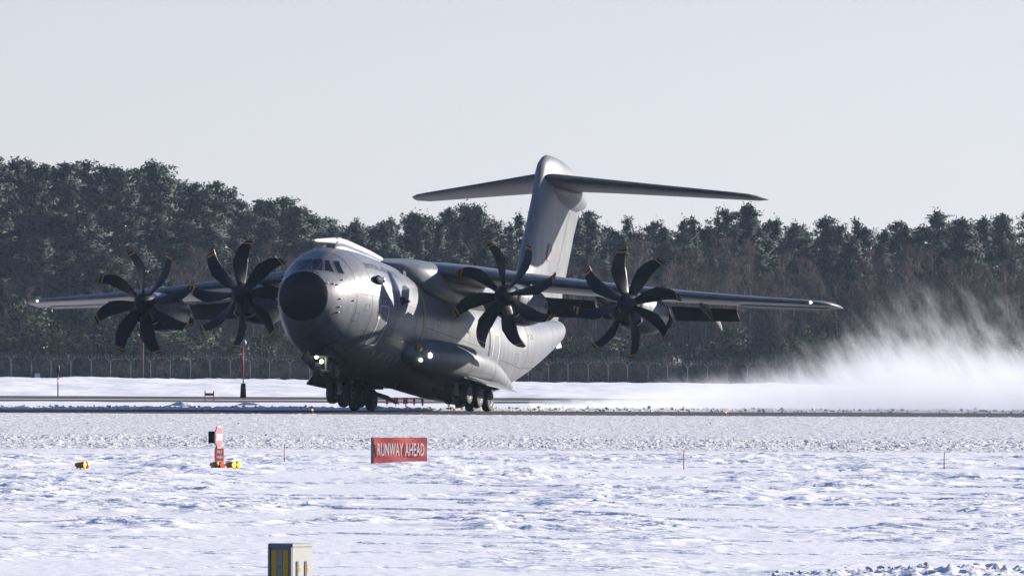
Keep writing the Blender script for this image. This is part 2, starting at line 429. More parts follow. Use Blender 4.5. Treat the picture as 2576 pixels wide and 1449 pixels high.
# ploughed clods of snow
def clods(name, pts, mat, label):
    ico = [(0, 0, 1), (.89, 0, .45), (.28, .85, .45), (-.72, .53, .45), (-.72, -.53, .45), (.28, -.85, .45), (.72, .53, -.45), (-.28, .85, -.45), (-.89, 0, -.45), (-.28, -.85, -.45), (.72, -.53, -.45), (0, 0, -1)]
    icf = [(0, 1, 2), (0, 2, 3), (0, 3, 4), (0, 4, 5), (0, 5, 1), (1, 6, 2), (2, 7, 3), (3, 8, 4), (4, 9, 5), (5, 10, 1), (1, 10, 6), (2, 6, 7), (3, 7, 8), (4, 8, 9), (5, 9, 10)]
    ico = np.array(ico); icf = np.array(icf); n = len(pts)
    pts = np.array(pts)
    jit = RNG.uniform(0.6, 1.25, (n, 12, 1)); a = RNG.uniform(0, 6.28, n); c, s = np.cos(a), np.sin(a)
    v = ico[None] * jit * RNG.uniform(0.7, 1.3, (n, 1, 3))
    vx = v[:, :, 0] * c[:, None] - v[:, :, 1] * s[:, None]; vy = v[:, :, 0] * s[:, None] + v[:, :, 1] * c[:, None]
    v = np.stack([vx, vy, v[:, :, 2] * 0.8], 2) * pts[:, None, 3:4] + pts[:, None, :3]
    f = (icf[None] + (np.arange(n) * 12)[:, None, None]).reshape(-1, 3)
    o = obj(name, v.reshape(-1, 3), f, mat, smooth=False)
    return tag(o, label, kind='stuff')
def scatter(n, x0, x1, y0, y1, r0, r1, H, dens=None):
    out = []
    x = RNG.uniform(x0, x1, n * 3); y = RNG.uniform(y0, y1, n * 3)
    if dens is not None:
        k = RNG.uniform(0, 1, n * 3) < dens(x, y); x, y = x[k], y[k]
    x, y = x[:n], y[:n]
    r = r0 + (r1 - r0) * RNG.uniform(0, 1, len(x)) ** 2.5
    z = H(x, y) + r * 0.25
    return np.stack([x, y, z, r], 1)
P = [scatter(4000, -18, 18, 238, 266, 0.01, 0.03, H_near, lambda x, y: sst(-0.2, 0.4, fbm(x / 3, y / 5, 2)) * 0.7 + 0.2),
     scatter(120, -25, 25, 276, 400, 0.015, 0.05, H_near),
     scatter(100, -14, 14, 130, 232, 0.012, 0.04, H_near, lambda x, y: sst(0.05, 0.5, fbm(x / 3 + 5, y / 6, 2))),
     scatter(420, 2.6, 8.5, 90, 99, 0.01, 0.04, H_near, lambda x, y: np.exp(-((y - 93.5 - 0.9 * (x - 3.5)) / 1.8) ** 2))]
clods('snow_clods', np.concatenate(P), M['snow_dirty'], 'broken clods of ploughed snow strewn over the field')
clods('snow_windrow', scatter(1500, -32, 32, 454.5, 460, 0.03, 0.11, H_mid), M['snow'], 'lumpy white windrow of snow along the far runway edge')

def wx(px, d):            # world x of a picture column at a distance
    return (px - 1288.0) / 22725.0 * d

# snow heaps
def heap(px, d, w, dep, h, seed, label):
    n = 28; rr = random.Random(seed); v = []; f = []
    for i in range(7):
        t = i / 6.0
        for k in range(n):
            a = 2 * math.pi * k / n
            q = (1 - t) * (1 + 0.18 * math.sin(3 * a + seed) + 0.1 * rr.uniform(-1, 1))
            v.append((q * w * math.cos(a), q * dep * math.sin(a), h * (1 - (1 - t) ** 1.7) * (1 + 0.12 * rr.uniform(-1, 1)) - 0.05))
    for i in range(6):
        for k in range(n):
            f.append((i * n + k, i * n + (k + 1) % n, (i + 1) * n + (k + 1) % n, (i + 1) * n + k))
    f.append(tuple(6 * n + k for k in range(n)))
    o = obj('snow_heap', v, f, M['snow_dirty'], smooth=True, loc=(wx(px, d), d, 0.05))
    tag(o, label, 'snow heap')
heap(455, 474, 0.85, .45, 0.32, 1, 'blue shaded snow heap at the left beyond the runway')
heap(625, 500, 0.8, .4, 0.22, 2, 'low snow heap in front of the lamp mast')
heap(1440, 520, 1.9, .6, 0.34, 3, 'long low snow heap right of the aircraft wheels')

# ------------------------------------------------------------------ the aircraft (x forward, y to its port side, z up; origin under the rear main axle)
HEAD, PITCH = R(-108.0), R(6.1)
AX, AY = wx(1059, 450), 450.0
plane = empty('transport_aircraft', (AX, AY, 0.0), (0, -PITCH, HEAD))
tag(plane, 'grey four engined military transport aircraft lifting its nose wheel off the snowy runway', 'aircraft')

def pchip(xk, yk):
    xk = np.array(xk, float); yk = np.array(yk, float)
    h = np.diff(xk); d = np.diff(yk) / h; m = np.zeros(len(xk))
    for i in range(1, len(xk) - 1):
        if d[i - 1] * d[i] > 0:
            w1 = 2 * h[i] + h[i - 1]; w2 = h[i] + 2 * h[i - 1]
            m[i] = (w1 + w2) / (w1 / d[i - 1] + w2 / d[i])
    m[0], m[-1] = d[0], d[-1]
    def f(x):
        i = int(min(max(np.searchsorted(xk, x) - 1, 0), len(xk) - 2)); t = (x - xk[i]) / h[i]
        t = min(max(t, 0), 1)
        return ((1 + 2 * t) * (1 - t) ** 2 * yk[i] + t * (1 - t) ** 2 * h[i] * m[i] + t * t * (3 - 2 * t) * yk[i + 1] + t * t * (t - 1) * h[i] * m[i + 1])
    return f
FS = [(-22.4, 6.50, 6.82, .08), (-21.9, 6.22, 6.94, .34), (-20.4, 5.65, 6.90, .90), (-18, 4.88, 6.78, 1.5), (-14, 3.50, 6.6, 2.15), (-12, 2.82, 6.52, 2.42), (-10, 2.18, 6.48, 2.62), (-8, 1.62, 6.46, 2.74), (-6, 1.16, 6.44, 2.80),
      (-4, .88, 6.42, 2.82), (2, .78, 6.42, 2.82), (10, .78, 6.44, 2.82), (12, .82, 6.47, 2.81), (13, .88, 6.48, 2.76), (14, 1.0, 6.46, 2.62), (15, 1.17, 6.38, 2.36), (16, 1.45, 6.10, 2.03),
      (16.5, 1.62, 5.85, 1.87), (17.0, 1.82, 5.56, 1.71), (17.4, 2.0, 5.30, 1.58), (17.8, 2.2, 5.08, 1.43), (18.2, 2.45, 4.85, 1.23), (18.5, 2.70, 4.60, .97), (18.75, 3.0, 4.30, .67), (18.9, 3.35, 3.97, .31), (18.96, 3.64, 3.68, .02)]
_x = [s[0] for s in FS]
fzb, fzt, fw = pchip(_x, [s[1] for s in FS]), pchip(_x, [s[2] for s in FS]), pchip(_x, [s[3] for s in FS])
NEXP = 2.12
def fpt(x, a, off=0.0):
    """point on the fuselage skin: station x, angle a from the port horizontal (up positive)"""
    zb, zt, w = fzb(x), fzt(x), fw(x); c, s = math.cos(a), math.sin(a); e = 2 / NEXP
    y = (w + off) * math.copysign(abs(c) ** e, c); z = (zb + zt) / 2 + ((zt - zb) / 2 + off) * math.copysign(abs(s) ** e, s)
    return Vector((x, y, z))
def fside(x, z, side=1, off=0.0):
    zb, zt, w = fzb(x), fzt(x), fw(x); q = min(abs((z - (zb + zt) / 2) / ((zt - zb) / 2)), 1)
    return Vector((x, side * (w * (1 - q ** NEXP) ** (1 / NEXP) + off), z))
def ffront(y, z, off=0.0):
    lo, hi = 10.0, 18.96
    for _ in range(40):
        x = (lo + hi) / 2; zb, zt, w = fzb(x), fzt(x), max(fw(x), 1e-4)
        g = abs(y / w) ** NEXP + abs((z - (zb + zt) / 2) / max((zt - zb) / 2, 1e-4)) ** NEXP
        if g < 1: lo = x
        else: hi = x
    return Vector((lo + off, y, z))
NR = 56
def fring(x): return [fpt(x, 2 * math.pi * k / NR) for k in range(NR)]
RADX = 18.18
b = MB(); xs = [-22.4 + i * 0.35 for i in range(int((10.2 + 22.4) / 0.35))] + [10.2 + i * 0.18 for i in range(1, 200) if 10.2 + i * 0.18 < RADX - 0.1] + [RADX]
b.loft([fring(x) for x in xs])
autosmooth(b.build('fuselage', M['grey'], plane), 50)
b = MB(); b.loft([fring(x) for x in (RADX + 0.012, 18.25, 18.33, 18.41, 18.5, 18.58, 18.66, 18.74, 18.8, 18.86, 18.9, 18.93, 18.96)])
autosmooth(b.build('radome', M['radome'], plane), 50)
# the two black lugs over the radome
for sy in (-1, 1):
    pts = [ffront(sy * .30, 4.72, .012), ffront(sy * .82, 4.50, .012), ffront(sy * .66, 4.80, .012), ffront(sy * .38, 4.90, .012)]
    b = MB(); b.add(pts, [(0, 1, 2, 3)]); b.build('radome_hinge', M['radome'], plane)

def drape(poly_uv, fn, n=6):
    """quad patch from four uv corners draped on a surface"""
    (a, b_, c, d) = [Vector(p) for p in poly_uv]; v = []; f = []
    for i in range(n + 1):
        for j in range(n + 1):
            s, t = i / n, j / n
            p = a * (1 - s) * (1 - t) + b_ * s * (1 - t) + c * s * t + d * (1 - s) * t
            v.append(fn(p[0], p[1]))
    for i in range(n):
        for j in range(n):
            f.append((i * (n + 1) + j, (i + 1) * (n + 1) + j, (i + 1) * (n + 1) + j + 1, i * (n + 1) + j + 1))
    return v, f
def frame_strip(poly, fn, wd_, mb, mi=0, n=5):
    """thin outline along a closed uv polygon"""
    m = len(poly)
    for k in range(m):
        p, q = Vector(poly[k]), Vector(poly[(k + 1) % m]); d = (q - p).normalized(); nrm = Vector((-d[1], d[0])) * wd_
        v, f = [], []
        for i in range(n + 1):
            t = p.lerp(q, i / n); v += [fn(*(t - nrm)), fn(*(t + nrm))]
        for i in range(n): f.append((2 * i, 2 * i + 1, 2 * i + 3, 2 * i + 2))
        mb.add(v, f, mi)
# cockpit glazing
fo = lambda y, z: ffront(y, z, .022)
for sd in (1, -1):
    v, f = drape([(sd * .03, 4.99), (sd * .74, 4.95), (sd * .47, 5.56), (sd * .03, 5.58)], fo, 6)
    obj('windscreen_pane', v, f, M['glass'], plane)
    for q in ([(.83, 4.95), (1.22, 4.91), (.74, 5.57), (.57, 5.56)], [(1.33, 4.89), (1.54, 4.90), (1.12, 5.57), (.87, 5.54)]):
        q = [(sd * a, c) for a, c in q]
        v, f = drape(q, fo, 6)
        p = obj('side_window', v, f, M['glass'], plane)
        mb = MB(); frame_strip(q, lambda y, z: ffront(y, z, .03), .011, mb)
        mb.build('window_frame', M['grey_l'], p)
b = MB()
for y in (-.3, .3): b.tube([ffront(y, 4.93, .03), ffront(y * .5, 5.2, .04)], .015, 6)
b.build('wiper', M['black'], plane)
# wiper posts and small probes on the nose
b = MB()
for (x, z) in ((18.08, 4.31), (17.73, 4.31), (17.47, 4.30), (17.0, 4.59), (17.37, 3.63), (17.35, 3.25), (17.34, 2.98), (16.35, 3.66)):
    for s in (1, -1):
        p = fside(x, z, s); b.ell(p + Vector((0, s * .03, 0)), (.09, .05, .035), 8, 5)
b.build('air_data_probe', M['probe'], plane, smooth=True)
# crew door, para door, panel seams
def door(name, poly, side, mat_line, w=.035):
    fs_ = lambda x, z: fside(x, z, side, .012)
    v, f = drape(poly, lambda x, z: fside(x, z, side, .007), 8)
    d = obj(name, v, f, M['grey'], plane)
    mb = MB(); frame_strip(poly, fs_, w, mb, n=8); mb.build('door_outline', mat_line, d)
    return d
for s in (1, -1):
    door('crew_door', [(14.24, 1.8), (13.45, 1.8), (13.39, 3.67), (14.18, 3.67)], s, M['outline'], .028)
    dd = door('paratroop_door', [(-2.5, 1.95), (-3.55, 1.95), (-3.7, 4.23), (-2.75, 4.22)], s, M['outline'], .03)
    v, f = drape([(-1.95, 1.95), (-2.17, 1.95), (-2.22, 4.3), (-2.06, 4.3)], lambda x, z: fside(x, z, s, .014), 8)
    obj('door_edge', v, f, M['void'], dd)
    # propeller danger stripe
    mb = MB(); v, f = [], []
    for i in range(25):
        a = R(34 - i * 2.9); v += [fpt(8.34, a, .012), fpt(8.04, a, .012)]
    if s == -1: v = [Vector((p.x, -p.y, p.z)) for p in v]
    for i in range(24): f.append((2 * i, 2 * i + 1, 2 * i + 3, 2 * i + 2))
    obj('danger_stripe', v, f, M['cab_y'], plane)
def seam_ring(x, off=.006, w=.035, parent=None):
    mb = MB(); v = []
    for a in [2 * math.pi * k / 60 for k in range(61)]: v += [fpt(x, a, off), fpt(x - w, a, off)]
    mb.add(v, [(2 * i, 2 * i + 1, 2 * i + 3, 2 * i + 2) for i in range(60)]); mb.build('panel_seam', M['seam'], plane)
for x in (16.1, 14.9, 12.4, 9.4, 7.0, 4.0, 1.2, -5.2, -8.6, -11.6, -14.8, -18.2): seam_ring(x)
for (z, x0, x1) in ((5.34, -7.9, -18.5), (4.05, 16.0, 9.4), (2.35, 15.2, 8.0), (3.3, 8.0, -1.5), (3.0, -4.0, -12.0)):
    for s in (1, -1):
        v = []; mb = MB()
        for i in range(31):
            x = x0 + (x1 - x0) * i / 30; zz = min(max(z + (0.115 * (-7.9 - x) if x < -7.9 else 0), fzb(x) + .2), fzt(x) - .2)
            v += [fside(x, zz - .016, s, .007), fside(x, zz + .016, s, .007)]
        mb.add(v, [(2 * i, 2 * i + 1, 2 * i + 3, 2 * i + 2) for i in range(30)]); mb.build('panel_seam', M['seam'], plane)
# access hatches and small lamps along the side
for (x, z, w_, h_) in ((13.0, 2.35, .5, .35), (16.2, 2.7, .45, .4), (15.4, 3.3, .3, .3), (10.0, 2.6, .6, .5), (6.2, 3.6, .5, .3), (12.2, 3.4, .35, .5), (-6.4, 3.1, .5, .5), (-10.0, 3.2, .6, .4)):
    for s in (1, -1):
        mb = MB(); frame_strip([(x, z), (x - w_, z), (x - w_, z + h_), (x, z + h_)], lambda a, c: fside(a, c, s, .008), .012, mb, n=3); mb.build('access_hatch', M['seam'], plane)
for (x, z) in ((10.2, 3.65), (10.2, 3.45), (6.1, 3.7), (6.1, 3.5), (14.3, 3.0)):
    for s in (1, -1):
        v, f = drape([(x, z), (x - .16, z), (x - .16, z + .12), (x, z + .12)], lambda a, c: fside(a, c, s, .012), 2); obj('formation_lamp', v, f, M['white'], plane)
# row of pale tie-down marks low on the side
for i in range(5):
    x = (12.74, 11.9, 11.05, 10.35, 9.5)[i]
    v, f = drape([(x, 1.36), (x + .07, 1.36), (x + .22, 1.62), (x + .15, 1.62)], lambda x, z: fside(x, z, 1, .012), 2)
    obj('pale_tick', v, f, M['outline'], plane)
# lettering
def text_mesh(body, size, bold=0.0, xs=1.0, space=1.0):
    cu = bpy.data.curves.new('lettering', 'FONT'); cu.body = body; cu.size = size; cu.offset = bold; cu.resolution_u = 2; cu.space_character = space
    cu.align_x = 'CENTER'; cu.align_y = 'CENTER'
    o = bpy.data.objects.new('lettering', cu); COL.objects.link(o)
    dg = bpy.context.evaluated_depsgraph_get(); me = bpy.data.meshes.new_from_object(o.evaluated_get(dg))
    bpy.data.objects.remove(o)
    for vv in me.vertices: vv.co.x *= xs
    return me
def skin_text(name, body, size, xc, ac, side, mat, tilt=0.0, bold=0.01, xs=1.0):
    me = text_mesh(body, size, bold, xs)
    for vv in me.vertices:
        u, w = vv.co.x, vv.co.y
        x = xc - side * u + side * 0
        a = ac + w / 2.8
        p = fpt(x, a, .014); vv.co = (p.x, p.y * side, p.z)
    me.materials.clear(); me.materials.append(mat)
    return link_mesh(name, me, plane)
for s in (1, -1):
    skin_text('service_title', 'ROYAL AIR FORCE', .52, 12.75, R(41), s, M['text'], xs=.92, bold=.02)
    skin_text('serial_number', 'ZM416', .52, -9.25, R(12), s, M['text'], xs=.72)
    for (r, mt, nm, of) in ((.72, M['roundel'], 'roundel', .008), (.36, M['pink'], 'roundel_centre', .014)):
        v = [fside(-7.83, 4.67, s, of)]; n = 24
        for k in range(n): v.append(fside(-7.83 + r * math.cos(2 * math.pi * k / n), 4.67 + r * math.sin(2 * math.pi * k / n), s, of))
        obj(nm, v, [(0, 1 + k, 1 + (k + 1) % n) for k in range(n)], mt, plane)
# sensor fairings, blade aerials
def at_skin(x, a, side=1): p = fpt(x, a); return Vector((x, p.y * side, p.z))
for s in (1, -1):
    b = MB(); p = fside(14.12, 4.88, s); b.ell(p, (.55, .16, .26), 14, 8); so = b.build('sensor_fairing', M['radome'], plane, smooth=True)
    b = MB(); b.ell(p + Vector((-.38, s * .12, .08)), (.16, .08, .14), 10, 6); b.build('sensor_lens', M['metal'], so, smooth=True)
    b = MB(); p = fside(11.64, 4.17, s); b.ell(p, (.24, .22, .22), 10, 6); b.box(p + Vector((-.1, s * .2, 0)), (.12, .3, .1)); b.build('sensor_turret', M['radome'], plane, smooth=True)
    b = MB(); p = at_skin(8.9, R(50), s); b.box(p + Vector((0, s * .02, .05)), (.55, .09, .22)); b.build('vent_opening', M['void'], plane)
for (x, h) in ((9.6, .55), (3.0, .35)):
    b = MB(); z = fzt(x)
    b.loft([[(x + .2, .02, z - .03), (x - .2, .02, z - .03), (x - .2, -.02, z - .03), (x + .2, -.02, z - .03)], [(x + .02, .012, z + h), (x - .16, .012, z + h), (x - .16, -.012, z + h), (x + .02, -.012, z + h)]])
    b.build('blade_aerial', M['probe'], plane)
# refuelling probe
b = MB(); yp = .30
path = [(18.0, yp, 6.36), (17.6, yp, 6.40), (16.6, yp, 6.52), (15.6, yp, 6.64), (14.8, yp, 6.73), (14.2, yp, 6.77), (13.2, yp, 6.77), (11.6, yp, 6.73), (9.6, yp, 6.68), (7.9, yp, 6.62)]
b.tube(path, [.035, .08, .11, .14, .17, .19, .21, .21, .20, .15], 14)
pr = b.build('refuelling_probe', M['probe'], plane, smooth=True)
b = MB(); b.tube([(18.3, yp, 6.33), (18.01, yp, 6.36)], [.03, .05], 10); b.build('probe_nozzle', M['black'], pr, smooth=True)
b = MB(); b.tube([(14.9, yp, 6.715), (14.72, yp, 6.735)], .185, 14); b.build('probe_collar', M['metal'], pr, smooth=True)
b = MB()
b.loft([[(x, yp + w * math.cos(a), 6.36 + h * math.sin(a)) for a in [math.pi * k / 12 for k in range(13)]] for (x, w, h) in ((15.0, .1, .06), (14.7, .24, .30), (14.0, .40, .36), (11, .5, .32), (8.4, .45, .24), (7.2, .2, .1))], closed=False, cap=False)
b.build('probe_fairing', M['grey'], pr, smooth=True)

# wings
def airfoil(t, n=14):
    pts = []
    for i in range(n + 1):
        c = (1 - math.cos(math.pi * i / n)) / 2
        y = 5 * t * (.2969 * math.sqrt(c) - .126 * c - .3516 * c * c + .2843 * c ** 3 - .1036 * c ** 4)
        pts.append((c, y + .018 * math.sin(math.pi * c)))
    low = [(c, -yy * .85 + .018 * math.sin(math.pi * c) * 1.6) for (c, yy) in [(p[0], p[1] - .018 * math.sin(math.pi * p[0])) for p in pts]]
    return list(reversed(pts)) + low[1:-1]
fLE = pchip([0, 2.8, 6.9, 12.7, 18, 20.6, 21.05, 21.25], [7.0, 6.5, 5.15, 3.3, 1.65, .80, .35, -.45])
fCH = pchip([0, 2.8, 6.9, 12.7, 18, 20.6, 21.05, 21.25], [7.2, 7.0, 6.0, 4.55, 3.3, 2.75, 2.2, 1.2])
fWZ = pchip([0, 2.8, 6.9, 12.7, 18, 21.25], [6.32, 6.25, 5.98, 5.62, 5.42, 5.36])
fWT = pchip([0, 2.8, 6.9, 12.7, 18, 21.25], [.155, .15, .135, .125, .115, .10])
WY = [1.5, 2.8, 4, 5.2, 6.4, 7.6, 9, 10.5, 12, 13.5, 15, 16.5, 18, 19.2, 20.2, 20.6, 20.85, 21.05, 21.2, 21.25]
NAME = {1: 'port', -1: 'starboard'}
def wing_pt(y, c, zz, side): ch = fCH(y); return Vector((fLE(y) - c * ch, side * y, fWZ(y) + zz * ch))
wings = {}
for s in (1, -1):
    b = MB(); b.loft([[wing_pt(y, c, zz, s) for (c, zz) in airfoil(fWT(y))] for y in WY])
    wings[s] = autosmooth(b.build('wing', M['grey'], plane), 40)
    # bright leading edge strip
    b = MB(); af = airfoil(fWT(10), 14); v = []
    rings = []
    for y in [3.3 + i * .6 for i in range(29)]:
        pr_ = [(c, zz) for (c, zz) in airfoil(fWT(y), 20)]
        le = [p for p in pr_ if p[0] < .075]
        rings.append([wing_pt(y, c - .0016, zz * 1.03, s) for (c, zz) in le])
    b.loft(rings, cap=False, closed=False); b.build('leading_edge', M['grey_l'], wings[s], smooth=True)
    # wing tip lamp
    b = MB(); b.ell((fLE(20.3) - .02, s * 20.3, fWZ(20.3)), (.06, .06, .05), 10, 8); b.build('wingtip_lamp', M['lamp'] if s == 1 else M['lamp_g'], wings[s], smooth=True)
    b = MB(); b.ell((fLE(21.05) - .25, s * 21.02, fWZ(21.05)), (.16, .08, .07), 8, 6); b.build('navigation_lamp', M['red'] if s == 1 else M['roundel'], wings[s], smooth=True)
    # flaps, lowered
    for (y0, y1, dz) in ((3.1, 8.9, 0), (9.05, 12.6, 0), (12.75, 16.0, 0)):
        rings = []
        for i in range(9):
            y = y0 + (y1 - y0) * i / 8; ch = fCH(y) * .25; x0 = fLE(y) - fCH(y) * .80; z0 = fWZ(y) - fCH(y) * .035 - .14; an = R(33)
            r_ = []
            for (c, zz) in airfoil(.13, 8):
                px, pz = -c * ch, zz * ch; r_.append((x0 + px * math.cos(an) + pz * math.sin(an) * -1 * -1, s * y, z0 + px * math.sin(an) + pz * math.cos(an)))
            rings.append(r_)
        b = MB(); b.loft(rings); autosmooth(b.build('flap', M['grey_shaded'], wings[s]), 40)
    b = MB(); rings = []
    for i in range(9):
        y = 16.2 + 4.3 * i / 8; ch = fCH(y) * .24; x0 = fLE(y) - fCH(y) * .79; z0 = fWZ(y) - .02; an = R(4)
        rings.append([(x0 - c * ch * math.cos(an), s * y, z0 - c * ch * math.sin(an) + zz * ch) for (c, zz) in airfoil(.11, 8)])
    b.loft(rings); autosmooth(b.build('aileron', M['grey'], wings[s]), 40)
    for y in (4.9, 9.6, 14.6):
        b = MB(); x0 = fLE(y) - fCH(y) * .42; z0 = fWZ(y) - fCH(y) * .07; rings = []
        for (t, w, h, dz) in ((0, .03, .04, .05), (.1, .10, .14, 0), (.3, .14, .22, -.08), (.55, .15, .26, -.24), (.8, .12, .24, -.50), (.95, .06, .14, -.72), (1, .02, .04, -.80)):
            rings.append([(x0 - t * 4.1, s * y + w * math.cos(2 * math.pi * k / 12), z0 + dz + h * math.sin(2 * math.pi * k / 12)) for k in range(12)])
        b.loft(rings); b.build('flap_track_fairing', M['grey_l'], wings[s], smooth=True)
# wing root fairing over the fuselage
b = MB(); rings = []
for (x, hw, z1, z0) in ((9.2, 1.2, 6.42, 6.0), (8.6, 2.0, 6.52, 5.5), (7.8, 2.55, 6.68, 5.05), (6.8, 2.90, 6.84, 4.8), (5.0, 3.08, 6.95, 4.7), (2.0, 3.08, 6.97, 4.75), (-1.0, 3.0, 6.86, 5.0), (-3.0, 2.8, 6.68, 5.2), (-5.0, 2.3, 6.5, 5.5), (-6.4, 1.4, 6.44, 5.9)):
    zc = (z0 + z1) / 2; hh = (z1 - z0) / 2
    rings.append([(x, hw * math.copysign(abs(math.cos(a)) ** .62, math.cos(a)), zc + hh * math.copysign(abs(math.sin(a)) ** .62, math.sin(a))) for a in [2 * math.pi * k / 48 for k in range(48)]])
b.loft(rings); autosmooth(b.build('wing_fairing', M['grey'], plane), 50)

# engines
HUBS = [(1, 6.83, 8.0, 4.90, 65, 1), (1, 12.55, 6.3, 4.68, 97, -1), (-1, 6.83, 8.0, 4.90, 84, -1), (-1, 12.55, 6.3, 4.68, 64, 1)]
RAD = 2.665
def blade_mesh(sg):
    """one scimitar blade along +z, bulging towards +sg*y"""
    b = MB(); rings = []; rr = [.42, .60, .9, 1.2, 1.5, 1.63, 1.66, 1.9, 2.1, 2.30, 2.40, 2.41, 2.50, 2.56, 2.57, 2.63, RAD]
    ch = pchip([.42, .7, 1.2, 1.64, 1.67, 2.0, 2.4, 2.55, RAD], [.46, .62, .74, .78, .70, .64, .48, .38, .20])
    bl = pchip([.42, 1.0, 1.6, 2.1, 2.45, RAD], [.06, .20, .29, .22, .06, -.14])
    tw = pchip([.42, 1.2, 2.0, RAD], [R(58), R(42), R(32), R(27)])
    for r in rr:
        c, t, o = ch(r), tw(r), bl(r); th = max(.16 - .075 * r, .015) if r < 1.4 else .05 - .012 * r
        th = max(th, .012); ring = []
        for k in range(12):
            a = 2 * math.pi * k / 12; q, w = c / 2 * math.cos(a), th / 2 * math.sin(a)
            ring.append((-sg * 0 + q * math.sin(t) * sg + w * math.cos(t), sg * o + q * math.cos(t) * 1.0 - sg * w * math.sin(t), r))
        rings.append(ring)
    n = 12
    b.loft(rings)
    me = b.mesh('blade', [M['black'], M['yellow'], M['white']], True)
    for i, p in enumerate(me.polygons):
        seg = i // n
        if i < (len(rr) - 1) * n and seg in (10 + 1, 14): p.material_index = 1
    # white balance mark
    return me
BL = {1: blade_mesh(1), -1: blade_mesh(-1)}
SPIN = MB(); SPIN.lathe([(-.42, .52), (-.35, .545), (-.1, .54), (.15, .50), (.4, .40), (.58, .28), (.70, .14), (.745, .02)], n=36)
spin_me = SPIN.mesh('spinner', M['black'], True)
NAC = [(-.44, .52, .52, .52), (-.7, .62, .58, 1.0), (-1.0, .72, .64, 1.14), (-1.6, .82, .70, 1.22), (-2.4, .88, .76, 1.24), (-3.2, .88, .80, 1.18), (-4.0, .82, .74, 1.04), (-4.8, .68, .56, .82), (-5.5, .46, .30, .58), (-6.0, .26, .10, .40)]
b = MB(); rings = []
for (x, w, u, d) in NAC:
    rings.append([(x, w * math.copysign(abs(math.cos(a)) ** .9, math.cos(a)), (u if math.sin(a) > 0 else d) * math.copysign(abs(math.sin(a)) ** .9, math.sin(a))) for a in [2 * math.pi * k / 36 for k in range(36)]])
b.loft(rings); nac_me = b.mesh('nacelle', M['grey'], True)
def lip_mesh():
    b = MB(); pts = []
    n = 28
    for k in range(n + 1):
        a = 2 * math.pi * k / n; pts.append((-.66 - .12 * math.sin(a), .56 * math.cos(a), -.80 + .27 * math.sin(a)))
    b.tube(pts, .045, 8, 0, False); return b.mesh('intake_lip', M['metal'], True)
lip_me = lip_mesh()
b = MB(); n = 28
b.loft([[(-.70 - .12 * math.sin(2 * math.pi * k / n) + dx, .555 * sc * math.cos(2 * math.pi * k / n), -.80 + .265 * sc * math.sin(2 * math.pi * k / n)) for k in range(n)] for dx, sc in ((.04, 1.0), (-.25, .9), (-.28, .02))], cap=True)
int_me = b.mesh('intake', M['void'], True)
b = MB(); b.tube([(-5.0, .36, -.35), (-5.6, .46, -.40)], [.28, .25], 16); exh_me = b.mesh('exhaust_pipe', M['grey_shaded'], True)
b = MB(); b.box((-2.1, .60, .70), (.9, .28, .08)); cov_me = b.mesh('nacelle_vent', M['void'])
b = MB()
for x in (-1.35, -2.7, -4.2):
    i = [k for k in range(len(NAC) - 1) if NAC[k][0] >= x >= NAC[k + 1][0]][0]; t = (NAC[i][0] - x) / (NAC[i][0] - NAC[i + 1][0])
    w, u, d = [NAC[i][j] * (1 - t) + NAC[i + 1][j] * t + .012 for j in (1, 2, 3)]; v = []
    for k in range(41):
        a = 2 * math.pi * k / 40; c, q = math.cos(a), math.sin(a)
        p = (w * math.copysign(abs(c) ** .9, c), (u if q > 0 else d) * math.copysign(abs(q) ** .9, q)); v += [(x, *p), (x - .035, *p)]
    b.add(v, [(2 * k, 2 * k + 1, 2 * k + 3, 2 * k + 2) for k in range(40)])
seam_me = b.mesh('cowling_seam', M['seam'], True)
for (s, y, x, z, ph, sg) in HUBS:
    nc = link_mesh('nacelle', nac_me, plane, (x, s * y, z))
    link_mesh('intake', int_me, nc); link_mesh('intake_lip', lip_me, nc); link_mesh('exhaust_pipe', exh_me, nc); link_mesh('nacelle_vent', cov_me, nc); link_mesh('cowling_seam', seam_me, nc)
    pr = link_mesh('propeller', spin_me, plane, (x, s * y, z))
    for k in range(8):
        a = R(ph + 45 * k) - math.pi / 2          # angle in the y-z plane, seen from the front
        bl_ = link_mesh('blade', BL[sg], pr, (0, 0, 0), (a, 0, 0)); bl_.scale = (1.1, 1.0, 1.04)

# fin and tailplane
def lift(name, secs, mat, t, horizontal=False, tip=None):
    b = MB(); rings = []
    for (le, ch, pos, z, th) in secs:
        rings.append([((le - c * ch, zz * ch, pos) if not horizontal else (le - c * ch, pos, z + zz * ch)) for (c, zz) in airfoil2(th)])
    b.loft(rings); return autosmooth(b.build(name, mat, plane), 40)
def airfoil2(t, n=14):
    pts = []
    for i in range(n + 1):
        c = (1 - math.cos(math.pi * i / n)) / 2
        pts.append((c, 5 * t * (.2969 * math.sqrt(c) - .126 * c - .3516 * c * c + .2843 * c ** 3 - .1036 * c ** 4)))
    return list(reversed(pts)) + [(c, -y) for c, y in pts[1:-1]]
fin = lift('tail_fin', [(-12.4, 9.3, 6.1, 0, .10), (-13.8, 8.0, 6.9, 0, .115), (-15.1, 7.7, 9.2, 0, .115), (-16.4, 7.6, 11.7, 0, .115), (-17.1, 7.7, 13.0, 0, .12), (-17.35, 7.8, 13.7, 0, .125), (-17.55, 7.4, 14.3, 0, .13), (-17.85, 6.3, 14.8, 0, .13), (-18.3, 4.7, 15.14, 0, .12), (-18.8, 3.0, 15.31, 0, .10), (-19.2, 1.6, 15.35, 0, .03)], M['grey_l'], .13)
